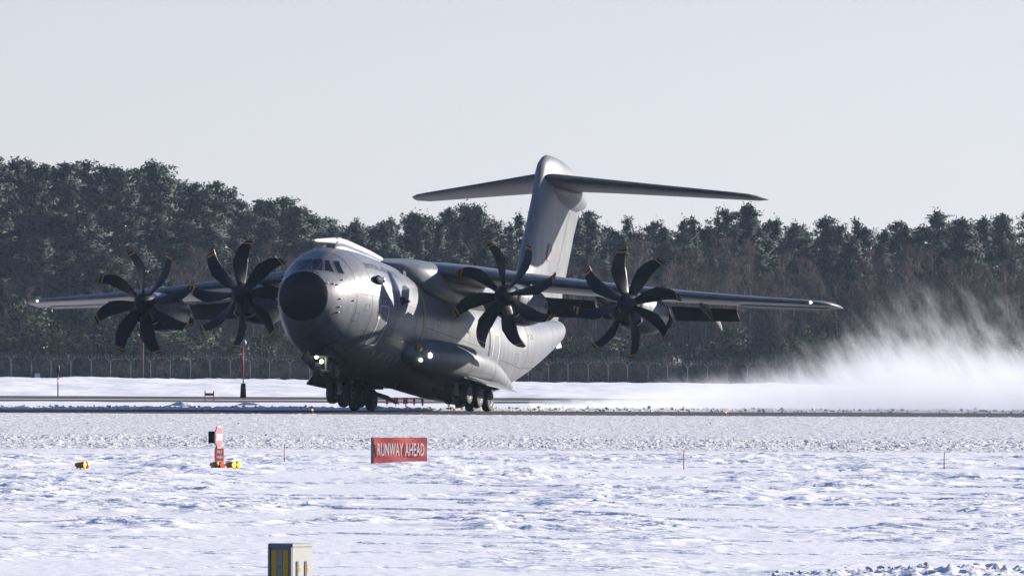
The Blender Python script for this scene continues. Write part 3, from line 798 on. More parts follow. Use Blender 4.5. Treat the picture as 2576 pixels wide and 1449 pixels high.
# bullet fairing at the tailplane root
b = MB(); rings = []
for (x, w, h) in ((-18.4, .05, .1), (-19.0, .50, .55), (-20, .70, .80), (-22, .72, .9), (-24, .5, .7), (-25.3, .26, .42), (-25.8, .05, .1)):
    rings.append([(x, w * math.cos(2 * math.pi * k / 24), 13.65 + h * math.sin(2 * math.pi * k / 24)) for k in range(24)])
b.loft(rings); b.build('tail_bullet', M['grey'], plane, smooth=True)
for s in (1, -1):
    lift('tailplane', [(-17.8, 6.0, s * .3, 14.02, .12), (-19.6, 5.0, s * 2.5, 14.02, .115), (-21.7, 4.0, s * 5.2, 14.0, .11), (-24.1, 2.9, s * 8.3, 13.98, .10), (-24.8, 2.5, s * 9.1, 13.97, .10), (-25.4, 1.7, s * 9.5, 13.97, .08), (-26.5, .5, s * 9.72, 13.97, .05)], M['grey_shaded'], .1, True)  # shaded look of the tailplane is painted into its colour
b = MB()
for s in (1, -1):      # rudder hinge line
    v = []
    for i in range(9):
        z = 6.8 + i * .75; le = -13.7 - (z - 6.8) * .545; c = 5.45
        yy = .40
        v += [(le - c, s * (yy + .012), z), (le - c - .06, s * (yy - .002), z)]
    b.add(v, [(2 * i, 2 * i + 1, 2 * i + 3, 2 * i + 2) for i in range(8)])
b.build('rudder_hinge_line', M['seam'], fin)
for s in (1, -1):      # fin flash
    for (x, mt, nm) in ((-18.05, M['pink'], 'fin_flash'), (-18.35, M['roundel'], 'fin_flash')):
        obj(nm, [(x, s * .475, 9.75), (x - .3, s * .475, 9.75), (x - .62, s * .475, 10.65), (x - .32, s * .475, 10.65)], [(0, 1, 2, 3)], mt, fin, smooth=False)
for s in (1, -1):
    b = MB(); b.box((-20.2, s * .55, 5.62), (.9, .05, .5), mat=Matrix.Rotation(R(12), 3, 'Y') @ Matrix.Rotation(R(s * 14), 3, 'X'))
    b.build('ventral_strake', M['grey_l'], plane)

# sponsons with landing gear
GD = []
for s in (1, -1):
    rings = []
    for (x, y, z, ry, ru, rd) in ((9.75, 2.38, 1.9, .03, .04, .04), (9.65, 2.38, 1.9, .25, .24, .24), (9.3, 2.42, 1.9, .46, .46, .44), (8.7, 2.5, 1.92, .66, .66, .62), (7.6, 2.65, 1.95, .90, .80, .80), (6.0, 2.85, 1.98, 1.10, .88, .94), (4.0, 3.02, 2.0, 1.24, .92, .98), (2.5, 3.05, 2.0, 1.22, .90, .86), (0.4, 3.05, 2.0, 1.06, .78, .72), (-1.2, 3.02, 1.98, .84, .62, .64), (-2.8, 2.98, 1.93, .58, .43, .50), (-4.2, 2.95, 1.88, .33, .26, .34), (-5.4, 2.9, 1.84, .11, .11, .15), (-5.8, 2.88, 1.82, .03, .06, .06)):
        rings.append([(x, s * (y + ry * math.copysign(abs(math.cos(a)) ** .88, math.cos(a))), z + (ru if math.sin(a) > 0 else rd) * math.copysign(abs(math.sin(a)) ** .88, math.sin(a))) for a in [2 * math.pi * k / 40 for k in range(40)]])
    b = MB(); b.loft(rings); sp = autosmooth(b.build('sponson', M['grey'], plane), 50)
    mb = MB()
    for x in (4.6, .9, -3.0):
        i = [k for k in range(len(rings) - 1) if rings[k][0][0] >= x >= rings[k + 1][0][0]][0]; t = (rings[i][0][0] - x) / (rings[i][0][0] - rings[i + 1][0][0]); v = []
        ctr = Vector(rings[i][0]).lerp(Vector(rings[i][20]), .5)
        for k in range(41):
            p = Vector(rings[i][k % 40]).lerp(Vector(rings[i + 1][k % 40]), t); d = Vector((0, p.y - ctr.y, p.z - ctr.z)); d = d / max(d.length, 1e-3) * .008
            v += [p + d, p + d + Vector((-.04, 0, 0))]
        mb.add(v, [(2 * k, 2 * k + 1, 2 * k + 3, 2 * k + 2) for k in range(40)])
    mb.build('sponson_seam', M['seam'], sp)
    b = MB(); b.ell((8.45, s * 3.22, 1.88), (.12, .13, .12), 12, 8); b.build('landing_lamp', M['lamp'] if s == 1 else M['glass'], sp, smooth=True)
    b = MB(); b.ell((9.05, s * 2.98, 1.58), (.08, .09, .08), 10, 8); b.build('taxi_lamp', M['lamp_g'] if s == 1 else M['glass'], sp, smooth=True)
    b = MB(); b.ell((9.15, s * 2.86, 2.18), (.30, .20, .22), 12, 8); b.build('yellow_scoop', M['yellow'], sp, smooth=True)
    # outer gear door, opened outwards
    b = MB()
    d0 = [(4.9, s * 4.05, 1.22), (-.9, s * 4.0, 1.34), (-1.3, s * 4.62, 1.06), (3.9, s * 4.7, .90)]
    b.loft([d0, [(p[0], p[1], p[2] + .07) for p in d0]]); b.build('gear_door', M['grey'], plane)
    b = MB(); d1 = [(3.6, s * 1.9, .80), (-.4, s * 1.9, .80), (-.9, s * 1.45, .42), (3.0, s * 1.5, .46)]
    b.loft([d1, [(p[0], p[1] - s * .06, p[2]) for p in d1]]); b.build('gear_door', M['grey_shaded'], plane)
    b = MB(); b.box((1.9, s * 3.05, 1.36), (5.6, 1.5, .4)); b.build('wheel_well', M['void'], sp)
TY = MB(); TY.lathe([(-.17, .26), (-.19, .36), (-.195, .45), (-.165, .51), (-.10, .54), (0, .545), (.10, .54), (.165, .51), (.195, .45), (.19, .36), (.17, .26)], axis='Y', n=36)
ty_me = TY.mesh('tyre', M['rubber'], True)
RM = MB(); RM.lathe([(-.16, .10), (-.165, .22), (-.19, .27), (-.175, .285), (.175, .285), (.19, .27), (.165, .22), (.13, .20), (.12, .10), (.20, .08), (.21, .01)], axis='Y', n=30)
for k in range(8):
    a = 2 * math.pi * k / 8; RM.ell((.155 * math.cos(a), .125, .155 * math.sin(a)), (.02, .02, .02), 6, 4)
rm_me = RM.mesh('rim', M['rim'], True)
def wheel(x, y, z, sc=1.0, flip=False):
    t = link_mesh('wheel', ty_me, plane, (x, y, z), (0, 0, math.pi if flip else 0)); t.scale = (sc, sc, sc)
    link_mesh('rim', rm_me, t); return t
for s in (1, -1):
    for x in (0.02, 1.70, 3.38):
        for dy in (-.44, .44): wheel(x, s * 3.05 + dy, .545, 1.0, dy < 0)
        b = MB(); zc = .545
        b.tube([(x, s * 3.05 - .40, zc), (x, s * 3.05 + .40, zc)], .08, 10)
        b.tube([(x + .55, s * 3.05, 1.45), (x + .05, s * 3.05, zc)], [.14, .11], 12)
        b.tube([(x + .1, s * 3.05, 1.5), (x - .02, s * 3.05, zc + .05)], [.07, .06], 10)
        b.box((x + .05, s * 3.05, zc + .02), (.3, .22, .24))
        b.build('gear_leg', M['strut'], plane)
NGX = 14.4
for dy in (-.40, .40): wheel(NGX, dy, .46, .80, dy < 0)
b = MB()
b.tube([(NGX, -.36, .46), (NGX, .36, .46)], .07, 10)
b.tube([(NGX, 0, .46), (NGX + .05, 0, 1.0), (NGX + .12, 0, 1.75)], [.08, .09, .13], 14)
b.tube([(NGX + .1, 0, 1.05), (NGX - 1.0, 0, 1.6)], .06, 10)
b.tube([(NGX + .16, .08, .62), (NGX + .28, .08, .85), (NGX + .16, .08, 1.1)], .03, 8)
b.box((NGX + .12, 0, 1.18), (.2, .5, .16))
ng = b.build('gear_leg', M['strut'], plane)
for (y, z, mt) in ((-.42, 1.12, M['lamp']), (-.16, .88, M['lamp_g'])):
    b = MB(); b.ell((NGX + .32, y, z), (.06, .10, .10), 10, 8); b.build('nose_gear_lamp', mt, ng, smooth=True)
for s in (1, -1):      # nose gear doors
    b = MB(); d0 = [(NGX + 1.1, s * .50, 1.42), (NGX - 1.0, s * .55, 1.05), (NGX - .9, s * .98, .62), (NGX + .8, s * 1.02, .98)]
    b.loft([d0, [(p[0], p[1] + s * .05, p[2]) for p in d0]]); b.build('gear_door', M['grey_shaded'], plane)
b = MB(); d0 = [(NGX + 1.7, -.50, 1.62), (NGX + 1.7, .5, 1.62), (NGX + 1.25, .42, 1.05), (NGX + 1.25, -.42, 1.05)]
b.loft([d0, [(p[0] - .06, p[1], p[2]) for p in d0]]); b.build('gear_door', M['grey_shaded'], plane)
for (x, y) in ((5.6, .5), (-2.0, -.6), (-3.2, .4)):
    b = MB(); b.loft([[(x + .18, y + .02, .82), (x - .18, y + .02, .82), (x - .18, y - .02, .82), (x + .18, y - .02, .82)], [(x, y + .012, .48), (x - .16, y + .012, .48), (x - .16, y - .012, .48), (x, y - .012, .48)]])
    b.build('blade_aerial', M['grey_shaded'], plane)

# ------------------------------------------------------------------ trees
def tri_cloud(pts, ctr, size, rng, elong=2.0, per=3):
    """needle tufts: small triangles turned at random round each point; shaded as tufts, not as flat cards"""
    n = len(pts) * per
    c = np.repeat(np.asarray(pts), per, 0) + rng.normal(0, size * .55, (n, 3))
    o = c - np.repeat(np.asarray(ctr), per, 0); o /= np.maximum(np.linalg.norm(o, axis=1, keepdims=True), 1e-3)
    d = rng.normal(0, 1, (n, 3)); d[:, 2] = d[:, 2] * .6 + .25; d /= np.linalg.norm(d, axis=1, keepdims=True)
    e = np.cross(d, rng.normal(0, 1, (n, 3))); e /= np.linalg.norm(e, axis=1, keepdims=True)
    s = size * rng.uniform(.6, 1.4, (n, 1))
    v = np.stack([c - e * s * .32, c + e * s * .32, c + d * s * elong * .55], 1)
    nr = o + rng.normal(0, .08, (n, 3)) + np.array([0, 0, .10]); nr /= np.linalg.norm(nr, axis=1, keepdims=True)
    fn = np.cross(v[:, 1] - v[:, 0], v[:, 2] - v[:, 0]); flip = (fn * nr).sum(1) < 0
    v[flip] = v[flip][:, [0, 2, 1]]
    return v.reshape(-1, 3), np.repeat(nr, 3, 0)

def foliage_mesh(name, V, mats, midx=None, nrm=None):
    f = np.arange(len(V)).reshape(-1, 3)
    me = mesh(name, V, f, mats, nrm is not None, midx)
    if nrm is not None: me.normals_split_custom_set(nrm.tolist())
    return me

def limb(mb, p, q, r0, r1, sag=0.0, n=5, seg=3):
    p, q = Vector(p), Vector(q); pts = []; rs = []
    for i in range(seg + 1):
        t = i / seg; pt = p.lerp(q, t); pt.z += sag * math.sin(math.pi * t); pts.append(pt); rs.append(r0 + (r1 - r0) * t)
    mb.tube(pts, rs, n, 0, False)

def pine(seed, H, base, width, shape='round', snow=0.0, dens=1.0):
    rng = np.random.default_rng(seed); tr = MB()
    lean = rng.normal(0, .02, 2)
    P0 = lambda z: Vector((lean[0] * z + .15 * math.sin(z * .3 + seed), lean[1] * z, z))
    tr.tube([P0(H * t) for t in (0, .12, .3, .5, .7, .85, .97)], [.26, .22, .19, .16, .12, .08, .03], 8)
    pts = []; ctr = []
    nb = int((27 if shape == 'round' else 46) * dens)
    for i in range(nb):
        t = (i + rng.uniform(0, 1)) / nb
        z = H * (base + (1 - base) * t * .985)
        if shape == 'round':
            rr = width * (math.sin(math.pi * min(1, (t * .80 + .20))) ** .7 * rng.uniform(.35, 1.15) + .06)
            up = rng.uniform(-.02, .34)
        else:
            rr = width * ((1 - t) ** .85 * rng.uniform(.7, 1.1) + .04); up = -.22 + .25 * t
        a = i * 2.4 + rng.uniform(-.6, .6)
        st = P0(z); en = st + Vector((rr * math.cos(a), rr * math.sin(a), rr * up))
        limb(tr, st, en, .07 * (1 - t) + .02, .012, .05 * rr, 4)
        m = max(3, int(rr * 3.2))
        for k in range(m):
            u = (k + rng.uniform(0, 1)) / m
            u = .25 + .78 * u
            cp = st.lerp(en, u)
            q = .50 + .36 * (1 - abs(u - .6)) if shape == 'round' else .30 + .25 * (1 - u)
            cnt = int(9 * q / .5)
            off = rng.normal(0, 1, (cnt, 3)) * np.array([q, q, q * .42]) * .62
            pts.append(np.array(cp)[None] + off + np.array([0, 0, .12]))
            ax = np.array(P0(z)); ctr.append(np.repeat((.62 * np.array(cp) + .38 * ax)[None] - np.array([0, 0, .25]), cnt, 0))
    top = P0(H)
    pts.append(np.array(top)[None] + rng.normal(0, 1, (10, 3)) * np.array([.14, .14, .28]))
    ctr.append(np.repeat(np.array(top)[None] - np.array([0, 0, .6]), 10, 0))
    pts = np.concatenate(pts)
    V, NV = tri_cloud(pts, np.concatenate(ctr), .29, rng, 1.8, 7)
    mi = (rng.uniform(0, 1, len(V) // 3) < snow).astype(int)
    mat = M['needle'] if shape == 'round' else M['needle2']
    return tr.mesh('trunk', M['bark'], True), foliage_mesh('crown', V, [mat, M['snow_far']], mi, NV)

def birch(seed, H, spread):
    rng = np.random.default_rng(seed); tr = MB(); V = []
    stems = rng.integers(1, 3)
    for sidx in range(stems):
        lean = rng.normal(0, .05, 2)
        P0 = lambda z: Vector((lean[0] * z + .2 * math.sin(z * .35 + seed + sidx), lean[1] * z + sidx * .3, z))
        h = H * (1 - .15 * sidx)
        tr.tube([P0(h * t) for t in (0, .2, .4, .6, .8, .98)], [.13, .11, .09, .065, .04, .012], 6)
        for i in range(34):
            t = rng.uniform(.18, .97); z = h * t; a = rng.uniform(0, 6.28); L = spread * (1.05 - t) ** .6 * rng.uniform(.5, 1.1) + .4
            st = P0(z); en = st + Vector((L * math.cos(a) * .75, L * math.sin(a) * .75, L * rng.uniform(.7, 1.4)))
            limb(tr, st, en, .035, .010, 0, 3, 2)
            m = int(22 + 14 * rng.uniform())
            u = rng.uniform(.15, 1.05, m); base = np.array(st)[None] * (1 - u[:, None]) + np.array(en)[None] * u[:, None]
            d = rng.normal(0, 1, (m, 3)); d[:, 2] = np.abs(d[:, 2]) * .9 + .35; d /= np.linalg.norm(d, axis=1, keepdims=True)
            ln = rng.uniform(.5, 1.35, (m, 1)); e = np.cross(d, rng.normal(0, 1, (m, 3))); e /= np.linalg.norm(e, axis=1, keepdims=True)
            V.append(np.stack([base - e * .028, base + e * .028, base + d * ln], 1).reshape(-1, 3))
    V = np.concatenate(V)
    return tr.mesh('trunk', M['birch'], True), foliage_mesh('twigs', V, [M['twig']])

def bush(seed, H, W, bare=False, snow=0.0):
    rng = np.random.default_rng(seed); tr = MB(); pts = []; V = []; ctr = []; NV = None
    for i in range(9):
        a = rng.uniform(0, 6.28); L = W * rng.uniform(.3, 1)
        en = Vector((L * math.cos(a), L * math.sin(a), H * rng.uniform(.45, .95)))
        limb(tr, (0, 0, 0), en, .06, .015, .1, 4)
        if bare:
            m = 90; u = rng.uniform(.1, 1.05, m); base = np.array(en)[None] * u[:, None]
            d = rng.normal(0, 1, (m, 3)); d[:, 2] = np.abs(d[:, 2]) + .4; d /= np.linalg.norm(d, axis=1, keepdims=True)
            e = np.cross(d, rng.normal(0, 1, (m, 3))); e /= np.linalg.norm(e, axis=1, keepdims=True)
            V.append(np.stack([base - e * .03, base + e * .03, base + d * rng.uniform(.6, 1.5, (m, 1))], 1).reshape(-1, 3))
        else:
            for k in range(7):
                c = np.array(en) * rng.uniform(.25, 1.05); pts.append(c[None] + rng.normal(0, 1, (11, 3)) * np.array([.6, .6, .5])); ctr.append(np.repeat(c[None] * np.array([.7, .7, .8]), 11, 0))
    if bare: V = np.concatenate(V); mi = None; mats = [M['twig']]
    else:
        V, NV = tri_cloud(np.concatenate(pts), np.concatenate(ctr), .27, rng, 1.7, 5); mi = (rng.uniform(0, 1, len(V) // 3) < snow).astype(int); mats = [M['bush'], M['snow_far']]
    return tr.mesh('trunk', M['bark'], True), foliage_mesh('crown' if not bare else 'twigs', V, mats, mi, NV)

TREES = {
    'pine': [pine(101, 20, .38, 3.3), pine(102, 20, .30, 3.7), pine(103, 20, .45, 3.1), pine(104, 20, .25, 3.0, dens=1.15), pine(105, 20, .34, 3.9)],
    'pine_s': [pine(111, 20, .28, 3.6, snow=.0008), pine(112, 20, .36, 3.9, snow=.0012), pine(113, 20, .22, 3.3, snow=.0006), pine(114, 20, .32, 4.1, snow=.003)],
    'spruce': [pine(121, 20, .12, 2.7, 'cone'), pine(122, 20, .2, 2.3, 'cone'), pine(123, 20, .1, 3.1, 'cone')],
    'birch': [birch(131, 16, 2.6), birch(132, 16, 2.2), birch(133, 16, 3.0), birch(134, 16, 2.4), birch(135, 16, 2.8)],
    'bush': [bush(141, 5, 2.4, snow=.0006), bush(142, 5, 2.8, snow=.0008), bush(143, 5, 2.2)],
    'bare': [bush(151, 5, 2.3, True), bush(152, 5, 2.6, True)],
}
HT = {'pine': 20, 'pine_s': 20, 'spruce': 20, 'birch': 16, 'bush': 5, 'bare': 5}
NM = {'pine': 'pine_tree', 'pine_s': 'pine_tree', 'spruce': 'spruce_tree', 'birch': 'birch_tree', 'bush': 'evergreen_bush', 'bare': 'bare_bush'}
CAT = {'pine': 'tree', 'pine_s': 'tree', 'spruce': 'tree', 'birch': 'tree', 'bush': 'bush', 'bare': 'bush'}
rt = random.Random(77)
def floor_z(x, y): return float(H_floor(np.array([x]), np.array([y]))[0]) - .1
def plant(kind, px, d, h, label, group=None, var=None, wide=1.0):
    me_t, me_c = TREES[kind][rt.randrange(len(TREES[kind])) if var is None else var]
    x = wx(px, d); k = h / HT[kind]
    o = empty(NM[kind], (x, d, floor_z(x, d)), (0, 0, rt.uniform(0, 6.28)))
    kw = (k ** .6) * wide
    h = h * .955 - floor_z(x, d); k = h / HT[kind]
    o.scale = (kw * rt.uniform(.9, 1.12), kw * rt.uniform(.9, 1.12), k)
    tag(o, label, CAT[kind], group)
    link_mesh('trunk', me_t, o); link_mesh(me_c.name.split('.')[0], me_c, o)
    return o
SKY_PX = [-200, 0, 50, 100, 150, 200, 260, 300, 350, 400, 430, 470, 520, 560, 610, 650, 690, 720, 760, 800, 830, 870, 930, 1000, 1100, 1200, 1300, 1400, 1500, 1600, 1700, 1780, 1850, 1900, 1960, 2050, 2150, 2250, 2350, 2450, 2520, 2600, 2800]
SKY_Y = [392, 382, 386, 396, 412, 412, 420, 415, 414, 404, 450, 460, 464, 474, 494, 506, 512, 508, 526, 542, 556, 535, 530, 538, 535, 524, 535, 530, 530, 540, 545, 545, 526, 524, 550, 540, 552, 548, 540, 536, 532, 540, 540]
def sky_h(px, d): return (927 - float(np.interp(px, SKY_PX, SKY_Y))) / 22725.0 * d + CAM_H
GP = {'pine': ('rounded dark pine in the forest edge', 'pines of the forest'),
      'pine_s': ('tall snow flecked pine of the high left wood', 'snow flecked pines'),
      'spruce': ('pointed dark spruce on the skyline', 'spruces of the skyline'),
      'birch': ('bare brown birch in front of the pines', 'bare birches'),
      'bush': ('low evergreen bush beyond the fence', 'evergreen bushes'),
      'bare': ('bare twiggy bush beyond the fence', 'bare bushes')}
ZONES = [(150, 'at the far left of the photo'), (430, 'behind the outer left propeller'), (700, 'behind the inner left propeller'), (860, 'just left of the cockpit'), (1130, 'above and behind the aircraft nose'), (1320, 'left of the tail fin'), (1480, 'directly behind the tail fin'), (1720, 'behind the outer right propeller'), (1930, 'behind the right wing'), (2140, 'behind the right wing tip'), (2380, 'above the near end of the blown snow'), (9999, 'above the blown snow at the right edge')]
def auto(kind, px, d, h, **k):
    if px < -70 or px > 2650: return None
    z = [t for a, t in ZONES if px < a][0]
    return plant(kind, px, d, h, GP[kind][0] + ', ' + z, GP[kind][1] + ' ' + z, **k)
# skyline rows
for d, step, f0, f1 in ((1310, 50, .90, 1.06), (1262, 50, .86, 1.05), (1222, 56, .80, .97)):
    px = -150 + rt.uniform(0, 30)
    while px < 2740:
        left = px < 840
        h = sky_h(px, d) * (rt.uniform(.97, 1.045) if left and d > 1230 else rt.uniform(f0, f1))
        kind = 'pine_s' if left else ('spruce' if rt.random() < .33 else 'pine')
        auto(kind, px, d + rt.uniform(-14, 14), h, wide=1.25 if left else 1.0)
        px += step * rt.uniform(.75, 1.25) * (1.25 if left else 1)
# lower rows of pines in front, thick at the left
for d, step, f0, f1, x0, x1 in ((1190, 85, .66, .84, -120, 840), (1165, 95, .48, .66, -120, 400), (1190, 75, .62, .82, 840, 1500), (1200, 90, .60, .80, 1500, 2700)):
    px = x0
    while px < x1:
        auto('pine_s' if px < 840 else 'pine', px, d + rt.uniform(-10, 10), sky_h(px, d) * rt.uniform(f0, f1), wide=rt.uniform(1.25, 1.7) if px < 840 else 1.15)
        px += step * rt.uniform(.7, 1.3)
# birches: brown belts
for (x0, x1, d, step, h0, h1) in ((430, 900, 1152, 24, 11, 15.5), (420, 880, 1166, 15, 13, 18.5), (-40, 330, 1156, 34, 12, 16), (0, 330, 1150, 42, 9, 12.5), (840, 1320, 1168, 46, 8.5, 13.5), (1420, 2720, 1160, 24, 13, 17.5), (1420, 2720, 1180, 27, 14, 18.5), (1480, 2720, 1146, 40, 10, 14)):
    px = x0 + rt.uniform(0, 15)
    while px < x1:
        auto('birch', px, d + rt.uniform(-7, 7), rt.uniform(h0 * .9, h1 * 1.05)); px += step * rt.uniform(.55, 1.4)
# undergrowth
for (x0, x1, d, step, h0, h1, kd) in ((-60, 460, 1140, 42, 5.5, 10.5, 'bush'), (-60, 480, 1128, 44, 4, 7.5, 'bush'), (460, 900, 1134, 48, 4, 7, 'bush'), (900, 1520, 1136, 46, 4.5, 8, 'bush'), (1500, 2720, 1134, 52, 4, 7.5, 'bush'), (1500, 2720, 1124, 60, 2.5, 4.5, 'bare'), (-60, 1500, 1122, 66, 1.8, 3.4, 'bare')):
    px = x0 + rt.uniform(0, 20)
    while px < x1:
        auto(kd, px, d + rt.uniform(-4, 4), rt.uniform(h0, h1), wide=1.25); px += step * rt.uniform(.7, 1.3)
plant('pine_s', 392, 1205, sky_h(392, 1205) * 1.02, 'tall tiered pine standing clear of the skyline above the left propellers', var=2, wide=.9)
plant('pine_s', 745, 1200, sky_h(745, 1200) * 1.03, 'flat topped pine at the right end of the high left wood', var=0, wide=1.2)
plant('spruce', 1880, 1215, sky_h(1880, 1215) * 1.06, 'dark pointed spruce under the right tip of the tailplane', var=0, wide=1.2)

# ------------------------------------------------------------------ perimeter fence
fy = 1108.0
fence = tag(empty('perimeter_fence', (0, fy, 0)), 'tall wire fence with Y shaped posts and razor wire before the forest', 'fence')
b = MB()
b.tube([(0, 0, -.6), (0, 0, 2.18)], .048, 6)
for s in (1, -1): b.tube([(0, 0, 2.12), (s * .48, 0, 2.58)], .042, 6)
post_me = b.mesh('post', M['galv'], True)
def bank_z(x, y): return float(H_bank(np.array([x]), np.array([y]))[0])
x = -76.0; fxs = []
while x < 76:
    link_mesh('post', post_me, fence, (x, 0, bank_z(x, fy))); fxs.append(x); x += 2.44 * (1 + .03 * math.sin(x))
b = MB()
for z in [.12 * k for k in range(19)] + [2.56]:
    for s in ((0,) if z < 2.5 else (-.47, .47)):
        b.tube([(xx + s, .02, z + bank_z(xx, fy)) for xx in fxs], .0065, 3, 0, False)
for x0, x1 in zip(fxs[:-1], fxs[1:]):
    for k in range(10):
        xx = x0 + (x1 - x0) * k / 10; z0 = bank_z(xx, fy)
        b.tube([(xx, .02, z0), (xx, .02, z0 + 2.16)], .0065, 3, 0, False)
o = b.build('wire_mesh', M['wire'], fence); o['kind'] = 'stuff'
b = MB(); pts = []
n = int((fxs[-1] - fxs[0]) / .42 * 10)
for i in range(n):
    t = i / 10.0; xx = fxs[0] + t * .42
    pts.append((xx + .08 * math.cos(2 * math.pi * t), .34 * math.sin(2 * math.pi * t), bank_z(fxs[0] + t * .42, fy) + 2.66 + .36 * math.cos(2 * math.pi * t)))
b.tube(pts, .013, 3, 0, False); o = b.build('razor_wire', M['wire'], fence); o['kind'] = 'stuff'
for (px, pz, lab) in ((95, 953, 'white notice board on the fence at the far left'), (699, 962, 'white notice board on the fence below the aircraft nose')):
    z = CAM_H + (927 - pz) / 22725 * fy; b = MB(); b.box((0, 0, 0), (.66, .03, .86)); o = b.build('notice_board', M['white'], None, loc=(wx(px, fy), fy - .08, z)); tag(o, lab, 'notice board')
# wooden pole behind the fence
d = 1116.0; b = MB(); b.tube([(0, 0, -.5), (0, 0, 5.0), (.05, 0, 9.5)], [.24, .22, .18], 10); o = b.build('wooden_pole', M['wood'], None, True, (wx(358, d), d, .3)); tag(o, 'brown wooden pole behind the fence under the left propellers', 'pole')
b = MB(); b.tube([(.1, 0, 4.2), (1.6, .1, 5.3), (2.3, .1, 5.5)], [.07, .05, .02], 6); b.build('broken_branch', M['wood'], o, True)

# ------------------------------------------------------------------ airfield furniture
def GD_(y): return CAM_H * 22725.0 / (y - 927.0)
# lamp mast
d = 638.0
mast = tag(empty('lamp_mast', (wx(613, d), d, .02)), 'thin red mast with a round white lamp on a black base beyond the runway', 'lamp mast')
b = MB(); b.loft([[(w * c, w * s_, z) for c, s_ in ((1, 1), (-1, 1), (-1, -1), (1, -1))] for (w, z) in ((.24, -.1), (.21, .1), (.17, .9), (.13, 1.0))]); b.build('base_box', M['black'], mast)
b = MB(); b.tube([(0, 0, .9), (0, 0, 3.7)], .04, 8); b.build('pole', M['stake'], mast, True)
b = MB(); b.ell((0, 0, 3.85), (.22, .2, .24), 14, 10); b.build('lamp_head', M['cab_gl'], mast, True)
# banded pole
d = 645.0
bp = tag(empty('banded_pole', (wx(147, d), d, 0)), 'slim black, white and red banded pole at the far left', 'pole')
for (z0, z1, mt) in ((-.1, .75, 'black'), (.75, .95, 'stake'), (.95, 1.2, 'white'), (1.2, 1.45, 'stake'), (1.45, 1.65, 'black')):
    b = MB(); b.tube([(0, 0, z0), (0, 0, z1)], .045, 8); b.build('band', M[mt], bp, True)
b = MB(); b.ell((0, 0, 1.95), (.12, .12, .38), 10, 8); b.build('pole_head', M['black'], bp, True)
# red marker boards seen under the aircraft
d = 496.0
for i, px in enumerate((975, 997, 1021, 1043)):
    mb_ = tag(empty('marker_board', (wx(px, d), d + .05 * i, .0)), ('red marker board under the aircraft, ' + ('nearest the left wheels', 'second from the left wheels', 'third from the left wheels', 'farthest from the left wheels')[i]), 'marker board', 'red marker boards beyond the runway')
    b = MB(); b.box((0, 0, .34), (.26 if i in (1, 2) else .14, .05, .34)); b.build('board', M['pink'], mb_)
    b = MB(); b.tube([(0, .02, -.05), (0, .02, .2)], .025, 6); b.build('leg', M['galv'], mb_)
# red barrier behind the left snow heap
d = 540.0; br = tag(empty('barrier', (wx(528, d), d, .1)), 'small red barrier on two pale posts behind the left snow heap', 'barrier')
for sx in (-.26, .26): b = MB(); b.box((sx, 0, .3), (.06, .06, .7)); b.build('post', M['galv'], br)
b = MB(); b.box((0, -.04, .42), (.5, .03, .16)); b.build('rail', M['stake'], br)
# runway edge lamps
for (px, dd, lab) in ((787, 424, 'small yellow runway edge lamp below the nose wheel'), (1828, 418, 'small yellow runway edge lamp at the right of the runway')):
    l = tag(empty('edge_lamp', (wx(px, dd), dd, 0)), lab, 'edge lamp', 'runway edge lamps')
    b = MB(); b.tube([(0, 0, -.05), (0, 0, .12)], .03, 8); b.build('stem', M['house_y'], l)
    b = MB(); b.ell((0, 0, .17), (.04, .04, .04), 10, 8); b.build('lens', M['lamp_y'], l, True)

# RUNWAY AHEAD sign
d = GD_(1170.0); sgn = tag(empty('runway_sign', (wx(1006, d), d, .02), (0, 0, R(42))), 'red RUNWAY AHEAD sign board half sunk in the snow', 'sign')
W_, H_ = 1.56, .60
n = 10; v = []; f = []
for i in range(n + 1):
    for j in range(n + 1):
        x, z = -W_ / 2 + W_ * i / n, -.05 + (H_ + .03) * j / n
        v.append((x, -.045 + .010 * math.sin(x * 6 + z * 4) * math.sin(z * 9), z))
for i in range(n):
    for j in range(n): a = i * (n + 1) + j; f.append((a, a + n + 1, a + n + 2, a + 1))
obj('face', v, f, M['red'], sgn, smooth=True)
b = MB(); b.box((0, .01, H_ / 2 - .03), (W_ + .012, .085, H_ + .03)); b.build('case', M['cab_gl'], sgn)
def board_text(body, size, w, h, c, parent, name, bold=.0, space=1.0):
    me = text_mesh(body, size, bold, 1.0, space); xs_ = [q.co.x for q in me.vertices]; ys_ = [q.co.y for q in me.vertices]
    sx, sy = w / (max(xs_) - min(xs_)), h / (max(ys_) - min(ys_)); mx, my = (max(xs_) + min(xs_)) / 2, (max(ys_) + min(ys_)) / 2
    for q in me.vertices: q.co = (c[0] + (q.co.x - mx) * sx, c[1], c[2] + (q.co.y - my) * sy)
    me.materials.clear(); me.materials.append(M['white']); return link_mesh(name, me, parent)
board_text('RUNWAY AHEAD', .3, 1.38, .29, (0, -.062, .315), sgn, 'lettering', .004, 1.10)
